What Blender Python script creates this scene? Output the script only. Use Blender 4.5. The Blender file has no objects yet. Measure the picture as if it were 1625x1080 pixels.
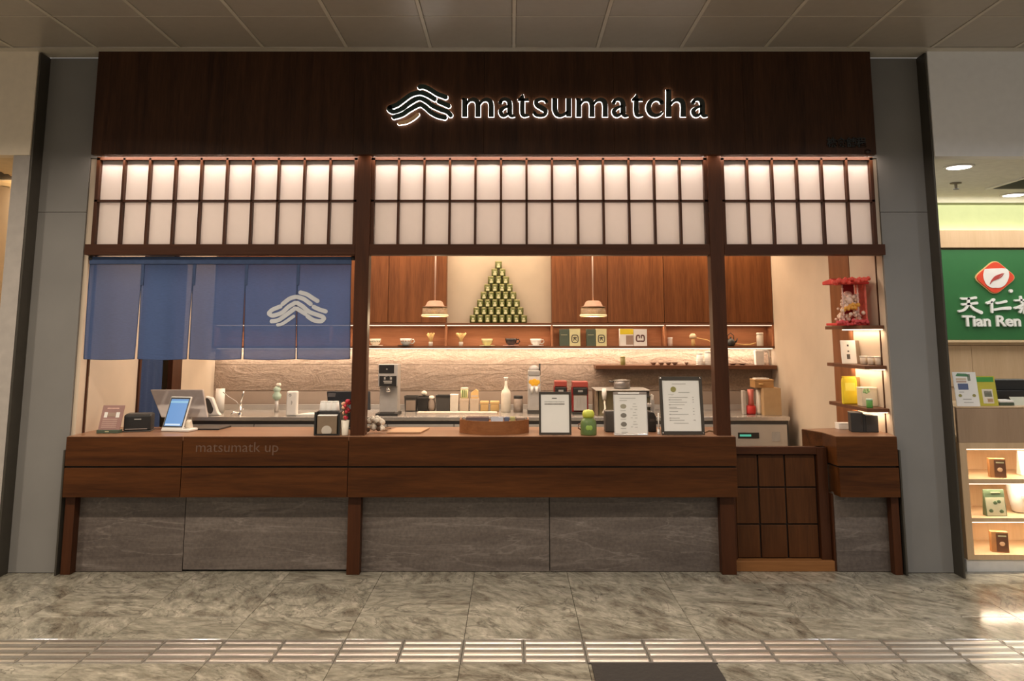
import bpy, bmesh, math, random
from mathutils import Vector, Matrix
random.seed(7)
S = bpy.context.scene
COL = S.collection
PI = math.pi

# ------------------------------------------------------------------ camera, world, hall light, exposure
F, PX, PY, EYE = 1300.0, 812.5, 341.0, 1.53          # focal length, principal point (px of 1625x1080), eye height
TILT = math.atan(0.1454)
cam = bpy.data.cameras.new('camera')
cam.sensor_width = 36.0
cam.lens = F / 1625.0 * 36.0
cam.shift_y = (PY - 540.0) / 1625.0
cam.clip_start = 0.05
camo = bpy.data.objects.new('camera', cam)
camo.location = (0, 0, EYE)
camo.rotation_euler = (PI / 2 + TILT, 0, 0)
COL.objects.link(camo)
S.camera = camo

w = bpy.data.worlds.new('hall_ambient')
w.use_nodes = True
w.node_tree.nodes['Background'].inputs[0].default_value = (1.0, 0.93, 0.84, 1)
w.node_tree.nodes['Background'].inputs[1].default_value = 0.36
S.world = w
S.view_settings.view_transform = 'Standard'
S.view_settings.look = 'None'
S.view_settings.exposure = 0.0
S.view_settings.gamma = 1.0
S.view_settings.use_curve_mapping = False
S.cycles.use_denoising = True
S.cycles.max_bounces = 8
S.cycles.sample_clamp_indirect = 6.0
S.cycles.caustics_reflective = False
S.cycles.caustics_refractive = False


def area(name, loc, size, power, color=(1, 0.8, 0.58), rot=(0, 0, 0), sy=None, spread=None):
    l = bpy.data.lights.new(name, 'AREA')
    l.shape = 'RECTANGLE' if sy else 'DISK'
    l.size = size
    if sy:
        l.size_y = sy
    l.energy = power
    l.color = color
    if spread:
        l.spread = math.radians(spread)
    o = bpy.data.objects.new(name, l)
    o.location = loc
    o.rotation_euler = rot
    COL.objects.link(o)
    return o


HALL_C = (1.0, 0.86, 0.70)
for hx in (-4.2, -2.8, -1.4, 0.0, 1.4, 2.8, 4.2):      # downlights of the hall, in a row in front of the shop
    area('hall_downlight', (hx, 3.3, 3.44), 0.16, 48.0 if hx < -2 else 23.0, HALL_C if hx < 2 else (0.90, 0.92, 0.96), spread=150)
for hx in (-3.0, 0.0, 3.0):
    area('hall_downlight', (hx, -0.5, 3.44), 0.3, 40.0, HALL_C)
WARM = (1.0, 0.74, 0.50)
WARM2 = (1.0, 0.82, 0.66)
# shop interior: ceiling wash in front of the cabinets, LED strips in the joinery
area('cabinet_wash', (-0.2, 7.84, 2.60), 5.2, 56, WARM, sy=0.06)
area('shop_light', (-0.6, 6.5, 2.60), 4.2, 78, WARM2, sy=0.5)
area('backsplash_strip', (-0.18, 8.05, 1.384), 5.3, 17, (1, 0.82, 0.64), rot=(math.radians(20), 0, 0), sy=0.03)
area('niche_strip', (-0.18, 8.05, 1.604), 5.3, 7.5, WARM, sy=0.02)
for x0, x1 in ((-2.85, -1.07), (-0.965, 1.345), (1.44, 2.49)):
    area('shoji_strip', ((x0 + x1) / 2, 5.515, 2.752), x1 - x0, 3.6 * (x1 - x0), (1, 0.82, 0.70), rot=(math.radians(14), 0, 0), sy=0.02)
for x0, x1 in ((-2.85, -1.07), (-0.965, 1.345), (1.44, 2.49)):       # added fill lamps behind the paper transoms, evening out their brightness
    area('shoji_fill_light', ((x0 + x1) / 2, 5.80, 2.45), x1 - x0, 5.6 * (x1 - x0), (1, 0.85, 0.77), rot=(-PI / 2, 0, 0), sy=0.55)
area('tea_shop_light', (4.6, 7.3, 2.73), 2.6, 58, (1, 0.95, 0.90), sy=2.2)
area('left_shop_light', (-4.3, 7.2, 2.70), 1.4, 55, (1, 0.84, 0.6), sy=1.6)


# ------------------------------------------------------------------ photo pixels -> points at a known depth or height
def ray(px, py):
    u = (px - PX) / F
    v = (py - PY) / F
    c, s = math.cos(TILT), math.sin(TILT)
    return u, c + v * s, s - v * c


def at(px, py, Y):
    u, a, b = ray(px, py)
    t = Y / a
    return Vector((u * t, Y, EYE + b * t))


def onz(px, py, z):
    u, a, b = ray(px, py)
    t = (z - EYE) / b
    return Vector((u * t, a * t, z))


def fit(x0, x1, yt, yb, z=None, Y=None):
    """base point, width, height of something whose outline spans these pixels, standing at height z or depth Y"""
    cx = (x0 + x1) / 2
    p = onz(cx, yb, z) if z is not None else at(cx, yb, Y)
    t = p.y / ray(cx, yb)[1]
    return p, (x1 - x0) * t / F, at(cx, yt, p.y).z - p.z


# ------------------------------------------------------------------ materials
MATS = {}


def principled(name):
    m = bpy.data.materials.new(name)
    m.use_nodes = True
    nt = m.node_tree
    return m, nt, nt.nodes['Principled BSDF']


def mat(name, col, rough=0.5, metal=0.0, noise=0.06, nscale=18.0, bump=0.0, emis=0.0, ecol=None, coat=0.0, trans=0.0, alpha=1.0):
    if name in MATS:
        return MATS[name]
    m, nt, b = principled(name)
    b.inputs['Roughness'].default_value = rough
    b.inputs['Metallic'].default_value = metal
    b.inputs['Coat Weight'].default_value = coat
    if trans:
        b.inputs['Transmission Weight'].default_value = trans
    if alpha < 1:
        b.inputs['Alpha'].default_value = alpha
    if emis:
        b.inputs['Emission Color'].default_value = (*(ecol or col), 1)
        b.inputs['Emission Strength'].default_value = emis
    tc = nt.nodes.new('ShaderNodeTexCoord')
    nz = nt.nodes.new('ShaderNodeTexNoise')
    nz.inputs['Scale'].default_value = nscale
    nz.inputs['Detail'].default_value = 4
    nt.links.new(tc.outputs['Object'], nz.inputs['Vector'])
    r = nt.nodes.new('ShaderNodeValToRGB')
    r.color_ramp.elements[0].position = 0.3
    r.color_ramp.elements[1].position = 0.7
    r.color_ramp.elements[0].color = (*[c * (1 - noise) for c in col], 1)
    r.color_ramp.elements[1].color = (*[min(1, c * (1 + noise)) for c in col], 1)
    nt.links.new(nz.outputs['Fac'], r.inputs['Fac'])
    nt.links.new(r.outputs['Color'], b.inputs['Base Color'])
    if bump:
        bp = nt.nodes.new('ShaderNodeBump')
        bp.inputs['Strength'].default_value = bump
        bp.inputs['Distance'].default_value = 0.02
        nt.links.new(nz.outputs['Fac'], bp.inputs['Height'])
        nt.links.new(bp.outputs['Normal'], b.inputs['Normal'])
    MATS[name] = m
    return m


def wood(name, c0, c1, axis='z', rough=0.42, scale=1.0, contrast=1.0):
    """veneer: long stretched grain along the axis, with a fine pore layer; each object shifted by its own random number"""
    if name in MATS:
        return MATS[name]
    m, nt, b = principled(name)
    N, L = nt.nodes.new, nt.links.new
    tc = N('ShaderNodeTexCoord')
    oi = N('ShaderNodeObjectInfo')
    mp = N('ShaderNodeMapping')
    sc = {'z': (7, 7, 0.55), 'x': (0.55, 7, 7), 'y': (7, 0.55, 7)}[axis]
    mp.inputs['Scale'].default_value = [q * scale for q in sc]
    ad = N('ShaderNodeVectorMath')
    ad.operation = 'MULTIPLY_ADD'
    cb = N('ShaderNodeCombineXYZ')
    for k in range(3):
        L(oi.outputs['Random'], cb.inputs[k])
    L(cb.outputs[0], ad.inputs[0])
    ad.inputs[1].default_value = (17, 11, 23)
    L(tc.outputs['Object'], ad.inputs[2])
    L(ad.outputs[0], mp.inputs['Vector'])
    n1 = N('ShaderNodeTexNoise')
    n1.inputs['Scale'].default_value = 1.6
    n1.inputs['Detail'].default_value = 6
    n1.inputs['Distortion'].default_value = 0.8
    n2 = N('ShaderNodeTexNoise')
    n2.inputs['Scale'].default_value = 14
    n2.inputs['Detail'].default_value = 3
    L(mp.outputs[0], n1.inputs['Vector'])
    L(mp.outputs[0], n2.inputs['Vector'])
    mx = N('ShaderNodeMath')
    mx.operation = 'MULTIPLY_ADD'
    L(n2.outputs['Fac'], mx.inputs[0])
    mx.inputs[1].default_value = 0.35
    m2 = N('ShaderNodeMath')
    m2.operation = 'MULTIPLY'
    L(n1.outputs['Fac'], m2.inputs[0])
    m2.inputs[1].default_value = 0.65
    L(m2.outputs[0], mx.inputs[2])
    r = N('ShaderNodeValToRGB')
    h = 0.2 / contrast
    r.color_ramp.elements[0].position = 0.5 - h
    r.color_ramp.elements[1].position = 0.5 + h
    r.color_ramp.elements[0].color = (*c0, 1)
    r.color_ramp.elements[1].color = (*c1, 1)
    L(mx.outputs[0], r.inputs['Fac'])
    L(r.outputs['Color'], b.inputs['Base Color'])
    b.inputs['Roughness'].default_value = rough
    b.inputs['Specular IOR Level'].default_value = 0.2
    bp = N('ShaderNodeBump')
    bp.inputs['Strength'].default_value = 0.12
    bp.inputs['Distance'].default_value = 0.004
    L(n2.outputs['Fac'], bp.inputs['Height'])
    L(bp.outputs['Normal'], b.inputs['Normal'])
    MATS[name] = m
    return m


def veined(name, stops, rough, fine=None, vscale=(1.2, 3.2, 3.2), rot=(0, 0, 0.5), scale=1.0, dist=2.2, vein=None, bump=0.0, turn=0.0, vw=0.03, vs=0.75):
    """stone with directional veins; stops = [(pos, colour)], vein = colour of thin lines; turn = random turn per slab"""
    m, nt, b = principled(name)
    N, L = nt.nodes.new, nt.links.new
    tc = N('ShaderNodeTexCoord')
    oi = N('ShaderNodeObjectInfo')
    cb = N('ShaderNodeCombineXYZ')
    for k in range(3):
        L(oi.outputs['Random'], cb.inputs[k])
    ad = N('ShaderNodeVectorMath')
    ad.operation = 'MULTIPLY_ADD'
    L(cb.outputs[0], ad.inputs[0])
    ad.inputs[1].default_value = (13, 29, 7)
    L(tc.outputs['Object'], ad.inputs[2])
    mp = N('ShaderNodeMapping')
    mp.inputs['Scale'].default_value = [q * scale for q in vscale]
    mp.inputs['Rotation'].default_value = rot
    vr = N('ShaderNodeVectorRotate')
    vr.rotation_type = 'Z_AXIS'
    mt = N('ShaderNodeMath')
    mt.operation = 'MULTIPLY'
    L(oi.outputs['Random'], mt.inputs[0])
    mt.inputs[1].default_value = turn
    L(mt.outputs[0], vr.inputs['Angle'])
    L(ad.outputs[0], vr.inputs['Vector'])
    L(vr.outputs[0], mp.inputs['Vector'])
    n1 = N('ShaderNodeTexNoise')
    n1.inputs['Scale'].default_value = 1.5
    n1.inputs['Detail'].default_value = 9
    n1.inputs['Roughness'].default_value = 0.66
    n1.inputs['Distortion'].default_value = dist
    L(mp.outputs[0], n1.inputs['Vector'])
    r = N('ShaderNodeValToRGB')
    e = r.color_ramp.elements
    e[0].position, e[0].color = stops[0][0], (*stops[0][1], 1)
    e[1].position, e[1].color = stops[-1][0], (*stops[-1][1], 1)
    for p, c in stops[1:-1]:
        q = e.new(p)
        q.color = (*c, 1)
    L(n1.outputs['Fac'], r.inputs['Fac'])
    out = r.outputs['Color']
    # speckle
    n3 = N('ShaderNodeTexNoise')
    n3.inputs['Scale'].default_value = 60
    n3.inputs['Detail'].default_value = 3
    L(tc.outputs['Object'], n3.inputs['Vector'])
    if fine:
        n3.inputs['Scale'].default_value = fine
        n3.inputs['Detail'].default_value = 7
        n3.inputs['Roughness'].default_value = 0.7
        n3.inputs['Distortion'].default_value = 0.6
        L(mp.outputs[0], n3.inputs['Vector'])
    mr = N('ShaderNodeMapRange')
    mr.inputs[1].default_value, mr.inputs[2].default_value = 0.3, 0.7
    mr.inputs[3].default_value, mr.inputs[4].default_value = (0.55, 1.45) if fine else (0.82, 1.18)
    L(n3.outputs['Fac'], mr.inputs[0])
    mm = N('ShaderNodeVectorMath')
    mm.operation = 'SCALE'
    L(out, mm.inputs[0])
    L(mr.outputs[0], mm.inputs['Scale'])
    out = mm.outputs[0]
    if vein:
        n2 = N('ShaderNodeTexNoise')
        n2.inputs['Scale'].default_value = 1.1
        n2.inputs['Detail'].default_value = 7
        n2.inputs['Roughness'].default_value = 0.55
        n2.inputs['Distortion'].default_value = dist * 0.7
        L(mp.outputs[0], n2.inputs['Vector'])
        s1 = N('ShaderNodeMath')
        s1.operation = 'SUBTRACT'
        L(n2.outputs['Fac'], s1.inputs[0])
        s1.inputs[1].default_value = 0.5
        s2 = N('ShaderNodeMath')
        s2.operation = 'ABSOLUTE'
        L(s1.outputs[0], s2.inputs[0])
        s3 = N('ShaderNodeMapRange')
        s3.inputs[1].default_value, s3.inputs[2].default_value = 0.0, vw
        s3.inputs[3].default_value, s3.inputs[4].default_value = vs, 0.0
        L(s2.outputs[0], s3.inputs[0])
        mk = N('ShaderNodeMath')
        mk.operation = 'MULTIPLY'
        L(s3.outputs[0], mk.inputs[0])
        L(n1.outputs['Fac'], mk.inputs[1])
        mxc = N('ShaderNodeMix')
        mxc.data_type = 'RGBA'
        L(mk.outputs[0], mxc.inputs[0])
        L(out, mxc.inputs[6])
        mxc.inputs[7].default_value = (*vein, 1)
        out = mxc.outputs[2]
    L(out, b.inputs['Base Color'])
    b.inputs['Roughness'].default_value = rough
    if bump:
        bp = N('ShaderNodeBump')
        bp.inputs['Strength'].default_value = bump
        bp.inputs['Distance'].default_value = 0.03
        L(n1.outputs['Fac'], bp.inputs['Height'])
        L(bp.outputs['Normal'], b.inputs['Normal'])
    MATS[name] = m
    return m


def cloth(name, col):
    m, nt, b = principled(name)
    N, L = nt.nodes.new, nt.links.new
    out = nt.nodes['Material Output']
    tc = N('ShaderNodeTexCoord')
    nz = N('ShaderNodeTexNoise')
    mp = N('ShaderNodeMapping')
    mp.inputs['Scale'].default_value = (6, 6, 90)
    nz.inputs['Scale'].default_value = 6
    nz.inputs['Detail'].default_value = 5
    L(tc.outputs['Object'], mp.inputs['Vector'])
    L(mp.outputs[0], nz.inputs['Vector'])
    r = N('ShaderNodeValToRGB')
    r.color_ramp.elements[0].position, r.color_ramp.elements[1].position = 0.25, 0.75
    r.color_ramp.elements[0].color = (*[c * 0.86 for c in col], 1)
    r.color_ramp.elements[1].color = (*[c * 1.14 for c in col], 1)
    L(nz.outputs['Fac'], r.inputs['Fac'])
    L(r.outputs['Color'], b.inputs['Base Color'])
    b.inputs['Roughness'].default_value = 0.9
    tr = N('ShaderNodeBsdfTranslucent')
    L(r.outputs['Color'], tr.inputs['Color'])
    tp = N('ShaderNodeBsdfTransparent')
    m1 = N('ShaderNodeMixShader')
    m1.inputs[0].default_value = 0.45
    L(b.outputs[0], m1.inputs[1])
    L(tr.outputs[0], m1.inputs[2])
    m2 = N('ShaderNodeMixShader')
    m2.inputs[0].default_value = 0.08
    L(m1.outputs[0], m2.inputs[1])
    L(tp.outputs[0], m2.inputs[2])
    L(m2.outputs[0], out.inputs['Surface'])
    MATS[name] = m
    return m


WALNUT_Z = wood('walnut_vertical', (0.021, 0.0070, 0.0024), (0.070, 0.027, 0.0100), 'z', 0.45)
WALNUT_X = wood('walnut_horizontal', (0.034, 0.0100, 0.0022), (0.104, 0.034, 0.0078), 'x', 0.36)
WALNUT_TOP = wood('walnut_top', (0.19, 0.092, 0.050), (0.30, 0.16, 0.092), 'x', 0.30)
FRAME_W = wood('walnut_frame', (0.040, 0.0125, 0.0045), (0.074, 0.024, 0.0085), 'z', 0.42)
FRAME_X = wood('walnut_frame_rail', (0.040, 0.0125, 0.0045), (0.074, 0.024, 0.0085), 'x', 0.42)
GATE_W = wood('gate_walnut', (0.046, 0.015, 0.004), (0.105, 0.037, 0.0105), 'z', 0.40)
SILL_W = wood('oak_sill', (0.20, 0.082, 0.026), (0.30, 0.13, 0.045), 'x', 0.40)
DOOR_W = wood('cabinet_walnut', (0.095, 0.031, 0.010), (0.215, 0.078, 0.026), 'z', 0.45)
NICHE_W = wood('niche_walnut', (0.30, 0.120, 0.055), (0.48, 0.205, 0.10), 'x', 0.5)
SHELF_W = wood('shelf_walnut', (0.10, 0.040, 0.020), (0.17, 0.072, 0.036), 'x', 0.42)
STRIP_W = wood('strip_walnut', (0.17, 0.062, 0.024), (0.30, 0.12, 0.05), 'z', 0.45)
OAK_L = wood('light_oak', (0.52, 0.35, 0.20), (0.66, 0.47, 0.29), 'z', 0.45, contrast=0.7)
OAK_F = wood('grey_oak', (0.30, 0.20, 0.125), (0.40, 0.275, 0.18), 'z', 0.5, contrast=0.7)
TRAY_W = wood('tray_walnut', (0.20, 0.075, 0.026), (0.32, 0.13, 0.05), 'x', 0.35)
BOARD_W = wood('board_maple', (0.42, 0.24, 0.13), (0.55, 0.34, 0.20), 'x', 0.45)
GRANITE = veined('granite', [(0.22, (0.060, 0.054, 0.042)), (0.36, (0.16, 0.138, 0.104)), (0.50, (0.27, 0.25, 0.195)), (0.62, (0.34, 0.31, 0.245)), (0.78, (0.48, 0.43, 0.35))],
                 0.13, fine=9.0, vscale=(1.3, 2.9, 2), rot=(0, 0, 0.75), dist=1.5, vein=(0.03, 0.026, 0.02), turn=1.5, vw=0.012, vs=0.95)
GRAN_T = veined('granite_tactile', [(0.3, (0.13, 0.115, 0.095)), (0.7, (0.23, 0.21, 0.175))], 0.30, dist=1.0)
SLATE = veined('slate', [(0.28, (0.078, 0.060, 0.052)), (0.5, (0.124, 0.099, 0.085)), (0.75, (0.19, 0.158, 0.138))],
               0.42, vscale=(0.8, 2, 5.0), rot=(0, 0.34, 0), dist=0.8, vein=(0.30, 0.255, 0.225), bump=0.25, vw=0.012)
PLASTER = mat('plaster', (0.60, 0.485, 0.37), 0.8, noise=0.10, nscale=1.7, bump=0.06)
PLASTER_D = mat('plaster_panel', (0.47, 0.385, 0.29), 0.8, noise=0.10, nscale=2.5, bump=0.05)
ROCKW = veined('split_stone', [(0.25, (0.29, 0.205, 0.148)), (0.75, (0.38, 0.28, 0.21))], 0.8, vscale=(2.0, 2, 5.0), rot=(0, 0.1, 0), dist=1.4, bump=1.0)
ROCKS = mat('smooth_stone', (0.38, 0.29, 0.225), 0.75, noise=0.05, nscale=5, bump=0.06)
CONC = mat('pillar_panel', (0.215, 0.205, 0.192), 0.62, noise=0.07, nscale=2.2, bump=0.05)
FLANGE = mat('bronze_metal', (0.085, 0.075, 0.060), 0.45, 0.6)
CEILP = mat('ceiling_panel', (0.43, 0.39, 0.335), 0.36, 0.15, noise=0.03)
CEILR = mat('ceiling_runner', (0.60, 0.55, 0.47), 0.45, 0.1, noise=0.03)
WALLL = mat('cream_wall', (0.86, 0.74, 0.58), 0.7, noise=0.03)
WALLR = mat('grey_wall', (0.88, 0.87, 0.87), 0.7, noise=0.02)
WHITE = mat('white', (0.80, 0.77, 0.72), 0.45, noise=0.02)
WHITEP = mat('white_paper', (0.82, 0.79, 0.735), 0.7, noise=0.01)
SHOJI = mat('washi', (0.80, 0.75, 0.71), 0.75, noise=0.03, nscale=9)
_nt = SHOJI.node_tree
_tr = _nt.nodes.new('ShaderNodeBsdfTranslucent')
_tr.inputs[0].default_value = (0.80, 0.74, 0.69, 1)
_mx = _nt.nodes.new('ShaderNodeMixShader')
_mx.inputs[0].default_value = 0.4
_nt.links.new(_nt.nodes['Principled BSDF'].outputs[0], _mx.inputs[1])
_nt.links.new(_tr.outputs[0], _mx.inputs[2])
_nt.links.new(_mx.outputs[0], _nt.nodes['Material Output'].inputs['Surface'])
BLACK = mat('black_plastic', (0.018, 0.017, 0.016), 0.4, noise=0.1)
DARK = mat('dark_grey', (0.06, 0.055, 0.05), 0.45)
FRAMEB = mat('frame_bronze', (0.055, 0.044, 0.033), 0.4, 0.3)
STEEL = mat('steel', (0.66, 0.62, 0.57), 0.25, 0.75, noise=0.04, nscale=3)
STEELB = mat('brushed_steel', (0.52, 0.49, 0.455), 0.40, 0.6, noise=0.05, nscale=4)
CHROME = mat('chrome', (0.8, 0.79, 0.77), 0.12, 1.0, noise=0.02)
GREY = mat('grey_plastic', (0.36, 0.34, 0.32), 0.45)
SILVER = mat('silver_plastic', (0.52, 0.49, 0.46), 0.38, 0.35)
BEIGE = mat('beige_card', (0.62, 0.49, 0.36), 0.7)
CREAM = mat('cream_ceramic', (0.76, 0.68, 0.56), 0.4)
BROWN = mat('kraft_brown', (0.22, 0.155, 0.10), 0.7)
KRAFT = mat('cardboard', (0.50, 0.33, 0.17), 0.8, noise=0.05)
OCHRE = mat('ochre_tub', (0.62, 0.40, 0.16), 0.5)
RED = mat('red', (0.62, 0.035, 0.03), 0.5, noise=0.1)
REDD = mat('dark_red', (0.30, 0.022, 0.020), 0.5, noise=0.1)
PINK = mat('pale_pink', (0.75, 0.48, 0.40), 0.6, noise=0.2, nscale=60)
GOLD = mat('gold_orange', (0.80, 0.38, 0.06), 0.45, noise=0.15)
GREEN = mat('leaf_green', (0.10, 0.30, 0.06), 0.5)
GREEND = mat('tea_green', (0.070, 0.095, 0.062), 0.5)
GREENT = mat('tin_green', (0.105, 0.120, 0.030), 0.38, 0.25)
LIME = mat('lime', (0.52, 0.56, 0.07), 0.4)
YGREEN = mat('pale_yellow_green', (0.68, 0.64, 0.34), 0.55)
YELLOW = mat('yellow', (0.82, 0.64, 0.03), 0.5)
MINT = mat('mint', (0.48, 0.62, 0.50), 0.4)
BAMBOO = mat('bamboo', (0.76, 0.50, 0.20), 0.55)
TINLBL = mat('tin_label', (0.52, 0.51, 0.30), 0.5)
TINLID = mat('tin_lid', (0.30, 0.29, 0.12), 0.35, 0.3)
INK = mat('print_ink', (0.10, 0.085, 0.07), 0.7)
INKG = mat('print_grey', (0.42, 0.40, 0.37), 0.7)
OLIVE = mat('olive_print', (0.30, 0.27, 0.08), 0.6)
SIGN_INK = mat('sign_letter', (0.020, 0.024, 0.018), 0.5)
SIGN_GRN = mat('sign_green', (0.010, 0.030, 0.022), 0.45)
SIGN_TAN = mat('sign_tan', (0.80, 0.52, 0.30), 0.5)
HALO = mat('halo_acrylic', (0.9, 0.9, 0.88), 0.4, emis=5.5, ecol=(1.0, 0.95, 0.90), noise=0.0)
LEDM = mat('led_diffuser', (0.95, 0.9, 0.8), 0.5, emis=2.2, ecol=(1.0, 0.80, 0.60), noise=0.0)
LEDN = mat('niche_led_diffuser', (0.95, 0.9, 0.8), 0.5, emis=1.0, ecol=(1.0, 0.72, 0.52), noise=0.0)
LAMPD = mat('lamp_disc', (1, 1, 1), 0.5, emis=7.0, ecol=(1.0, 0.97, 0.88), noise=0.0)
BULB = mat('bulb', (1, 0.9, 0.7), 0.5, emis=14.0, ecol=(1.0, 0.80, 0.45), noise=0.0)
SCREEN = mat('blue_screen', (0.05, 0.10, 0.2), 0.25, emis=0.62, ecol=(0.16, 0.38, 0.78), noise=0.0)
LEDG = mat('green_display', (0.02, 0.1, 0.06), 0.3, emis=0.5, ecol=(0.15, 0.75, 0.5), noise=0.0)
NAVY = cloth('indigo_cloth', (0.064, 0.108, 0.248))
NAVYB = mat('indigo_band', (0.050, 0.080, 0.170), 0.9, noise=0.12)
NPRINT = mat('noren_print', (0.60, 0.62, 0.66), 0.8, noise=0.05)
SIGNG = mat('sign_board_green', (0.028, 0.150, 0.042), 0.4, noise=0.03)
LGREEN = mat('light_green_wall', (0.36, 0.40, 0.19), 0.65, noise=0.03)
MAT_D = mat('entrance_mat_fibre', (0.024, 0.019, 0.015), 0.9, noise=0.12, nscale=40, bump=0.2)
GLASS = mat('clear_glass', (0.96, 0.96, 0.95), 0.05, trans=0.95, alpha=0.35, noise=0.0)
AMBER = mat('amber_shade', (0.30, 0.175, 0.07), 0.45, trans=0.25, noise=0.25, nscale=90, bump=0.3)
JARG = mat('green_glass', (0.16, 0.25, 0.08), 0.12, trans=0.25, noise=0.08)
VEINF = mat('pale_cotton', (0.78, 0.70, 0.58), 0.9, noise=0.1, nscale=40)


# ------------------------------------------------------------------ mesh builder
class MB:
    def __init__(s):
        s.v, s.f, s.mi, s.sm = [], [], [], []

    def add(s, vs, fs, mi=0, smooth=False):
        o = len(s.v)
        s.v += [tuple(p) for p in vs]
        s.f += [tuple(o + i for i in f) for f in fs]
        s.mi += [mi] * len(fs)
        s.sm += [smooth] * len(fs)
        return s

    def box(s, x0, x1, y0, y1, z0, z1, mi=0):
        vs = [(x, y, z) for z in (z0, z1) for y in (y0, y1) for x in (x0, x1)]
        return s.add(vs, [(0, 2, 3, 1), (4, 5, 7, 6), (0, 1, 5, 4), (2, 6, 7, 3), (0, 4, 6, 2), (1, 3, 7, 5)], mi)

    def prism(s, poly, y0, y1, mi=0):                 # outline in (x, z), thickness along y
        n = len(poly)
        vs = [(x, y0, z) for x, z in poly] + [(x, y1, z) for x, z in poly]
        fs = [tuple(range(n)), tuple(range(2 * n - 1, n - 1, -1))] + [(i, (i + 1) % n, n + (i + 1) % n, n + i) for i in range(n)]
        return s.add(vs, fs, mi)

    def prism_xy(s, poly, z0, z1, mi=0):
        n = len(poly)
        vs = [(x, y, z0) for x, y in poly] + [(x, y, z1) for x, y in poly]
        fs = [tuple(range(n)), tuple(range(2 * n - 1, n - 1, -1))] + [(i, (i + 1) % n, n + (i + 1) % n, n + i) for i in range(n)]
        return s.add(vs, fs, mi)

    def prism_yz(s, poly, x0, x1, mi=0):
        n = len(poly)
        vs = [(x0, y, z) for y, z in poly] + [(x1, y, z) for y, z in poly]
        fs = [tuple(range(n)), tuple(range(2 * n - 1, n - 1, -1))] + [(i, (i + 1) % n, n + (i + 1) % n, n + i) for i in range(n)]
        return s.add(vs, fs, mi)

    def lathe(s, prof, cx=0, cy=0, seg=20, mi=0, smooth=True):
        n = len(prof)
        vs, fs = [], []
        for k in range(seg):
            a = 2 * PI * k / seg
            vs += [(cx + r * math.cos(a), cy + r * math.sin(a), z) for r, z in prof]
        for k in range(seg):
            for i in range(n - 1):
                a, b = k * n + i, ((k + 1) % seg) * n + i
                fs.append((a, b, b + 1, a + 1))
        o = len(s.v)
        s.add(vs, fs, mi, smooth)
        for i, up in ((0, False), (n - 1, True)):
            if prof[i][0] > 1e-5:
                s.f.append(tuple(o + k * n + i for k in range(seg)))
                s.mi.append(mi)
                s.sm.append(False)
        return s

    def tube(s, pts, r, seg=8, mi=0):
        pts = [Vector(p) for p in pts]
        n = len(pts)
        rs = r if isinstance(r, (list, tuple)) else [r] * n
        vs, fs = [], []
        for i, p in enumerate(pts):
            d = (pts[min(i + 1, n - 1)] - pts[max(i - 1, 0)]).normalized()
            a = d.cross(Vector((0, 0, 1)))
            if a.length < 0.05:
                a = d.cross(Vector((0, 1, 0)))
            a.normalize()
            b = d.cross(a)
            for k in range(seg):
                t = 2 * PI * k / seg
                vs.append(p + a * (rs[i] * math.cos(t)) + b * (rs[i] * math.sin(t)))
        for i in range(n - 1):
            for k in range(seg):
                fs.append((i * seg + k, i * seg + (k + 1) % seg, (i + 1) * seg + (k + 1) % seg, (i + 1) * seg + k))
        s.add(vs, fs, mi, True)
        o = len(s.v) - len(vs)
        for i in (0, n - 1):
            s.f.append(tuple(o + i * seg + k for k in range(seg)))
            s.mi.append(mi)
            s.sm.append(False)
        return s

    def ball(s, c, r, sx=1, sy=1, sz=1, seg=12, rings=8, mi=0):
        prof = []
        vs, fs = [], []
        for i in range(rings + 1):
            t = PI * i / rings
            for k in range(seg):
                a = 2 * PI * k / seg
                vs.append((c[0] + r * sx * math.sin(t) * math.cos(a), c[1] + r * sy * math.sin(t) * math.sin(a), c[2] - r * sz * math.cos(t)))
        for i in range(rings):
            for k in range(seg):
                fs.append((i * seg + k, i * seg + (k + 1) % seg, (i + 1) * seg + (k + 1) % seg, (i + 1) * seg + k))
        return s.add(vs, fs, mi, True)

    def stroke(s, pts, y0, y1, n=8, cap=True, mi=0, zmap=None, grow=0.0):
        """brush stroke in the x-z plane: pts = (x, z, width); solid between y0 and y1"""
        P = catmull(pts, n)
        L_, R_ = [], []
        m = len(P)
        for i, (x, z, wd) in enumerate(P):
            x0, z0, _ = P[max(i - 1, 0)]
            x1, z1, _ = P[min(i + 1, m - 1)]
            dx, dz = x1 - x0, z1 - z0
            l = math.hypot(dx, dz) or 1
            nx, nz = -dz / l, dx / l
            h = wd / 2 + grow
            L_.append((x + nx * h, z + nz * h))
            R_.append((x - nx * h, z - nz * h))
        def ends(i, sgn):
            x, z, wd = P[i]
            j = i + (1 if i == 0 else -1)
            dx, dz = x - P[j][0], z - P[j][1]
            l = math.hypot(dx, dz) or 1
            dx, dz = dx / l, dz / l
            h = wd / 2 + grow
            if cap:
                return [(x + h * (dx * math.sin(t) - sgn * dz * math.cos(t)), z + h * (dz * math.sin(t) + sgn * dx * math.cos(t))) for t in [PI * k / 6 for k in range(1, 6)]]
            return []
        if not cap and grow:
            pass
        rows = list(zip(L_, R_))
        o = len(s.v)
        zf = zmap or (lambda x, z: 0.0)
        vs = []
        for (a, b) in rows:
            vs += [(a[0], y0 + zf(*a), a[1]), (b[0], y0 + zf(*b), b[1]), (a[0], y1 + zf(*a), a[1]), (b[0], y1 + zf(*b), b[1])]
        fs = []
        for i in range(m - 1):
            p, q = 4 * i, 4 * i + 4
            fs += [(p, p + 1, q + 1, q), (p + 2, q + 2, q + 3, p + 3), (p, q, q + 2, p + 2), (p + 1, p + 3, q + 3, q + 1)]
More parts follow.
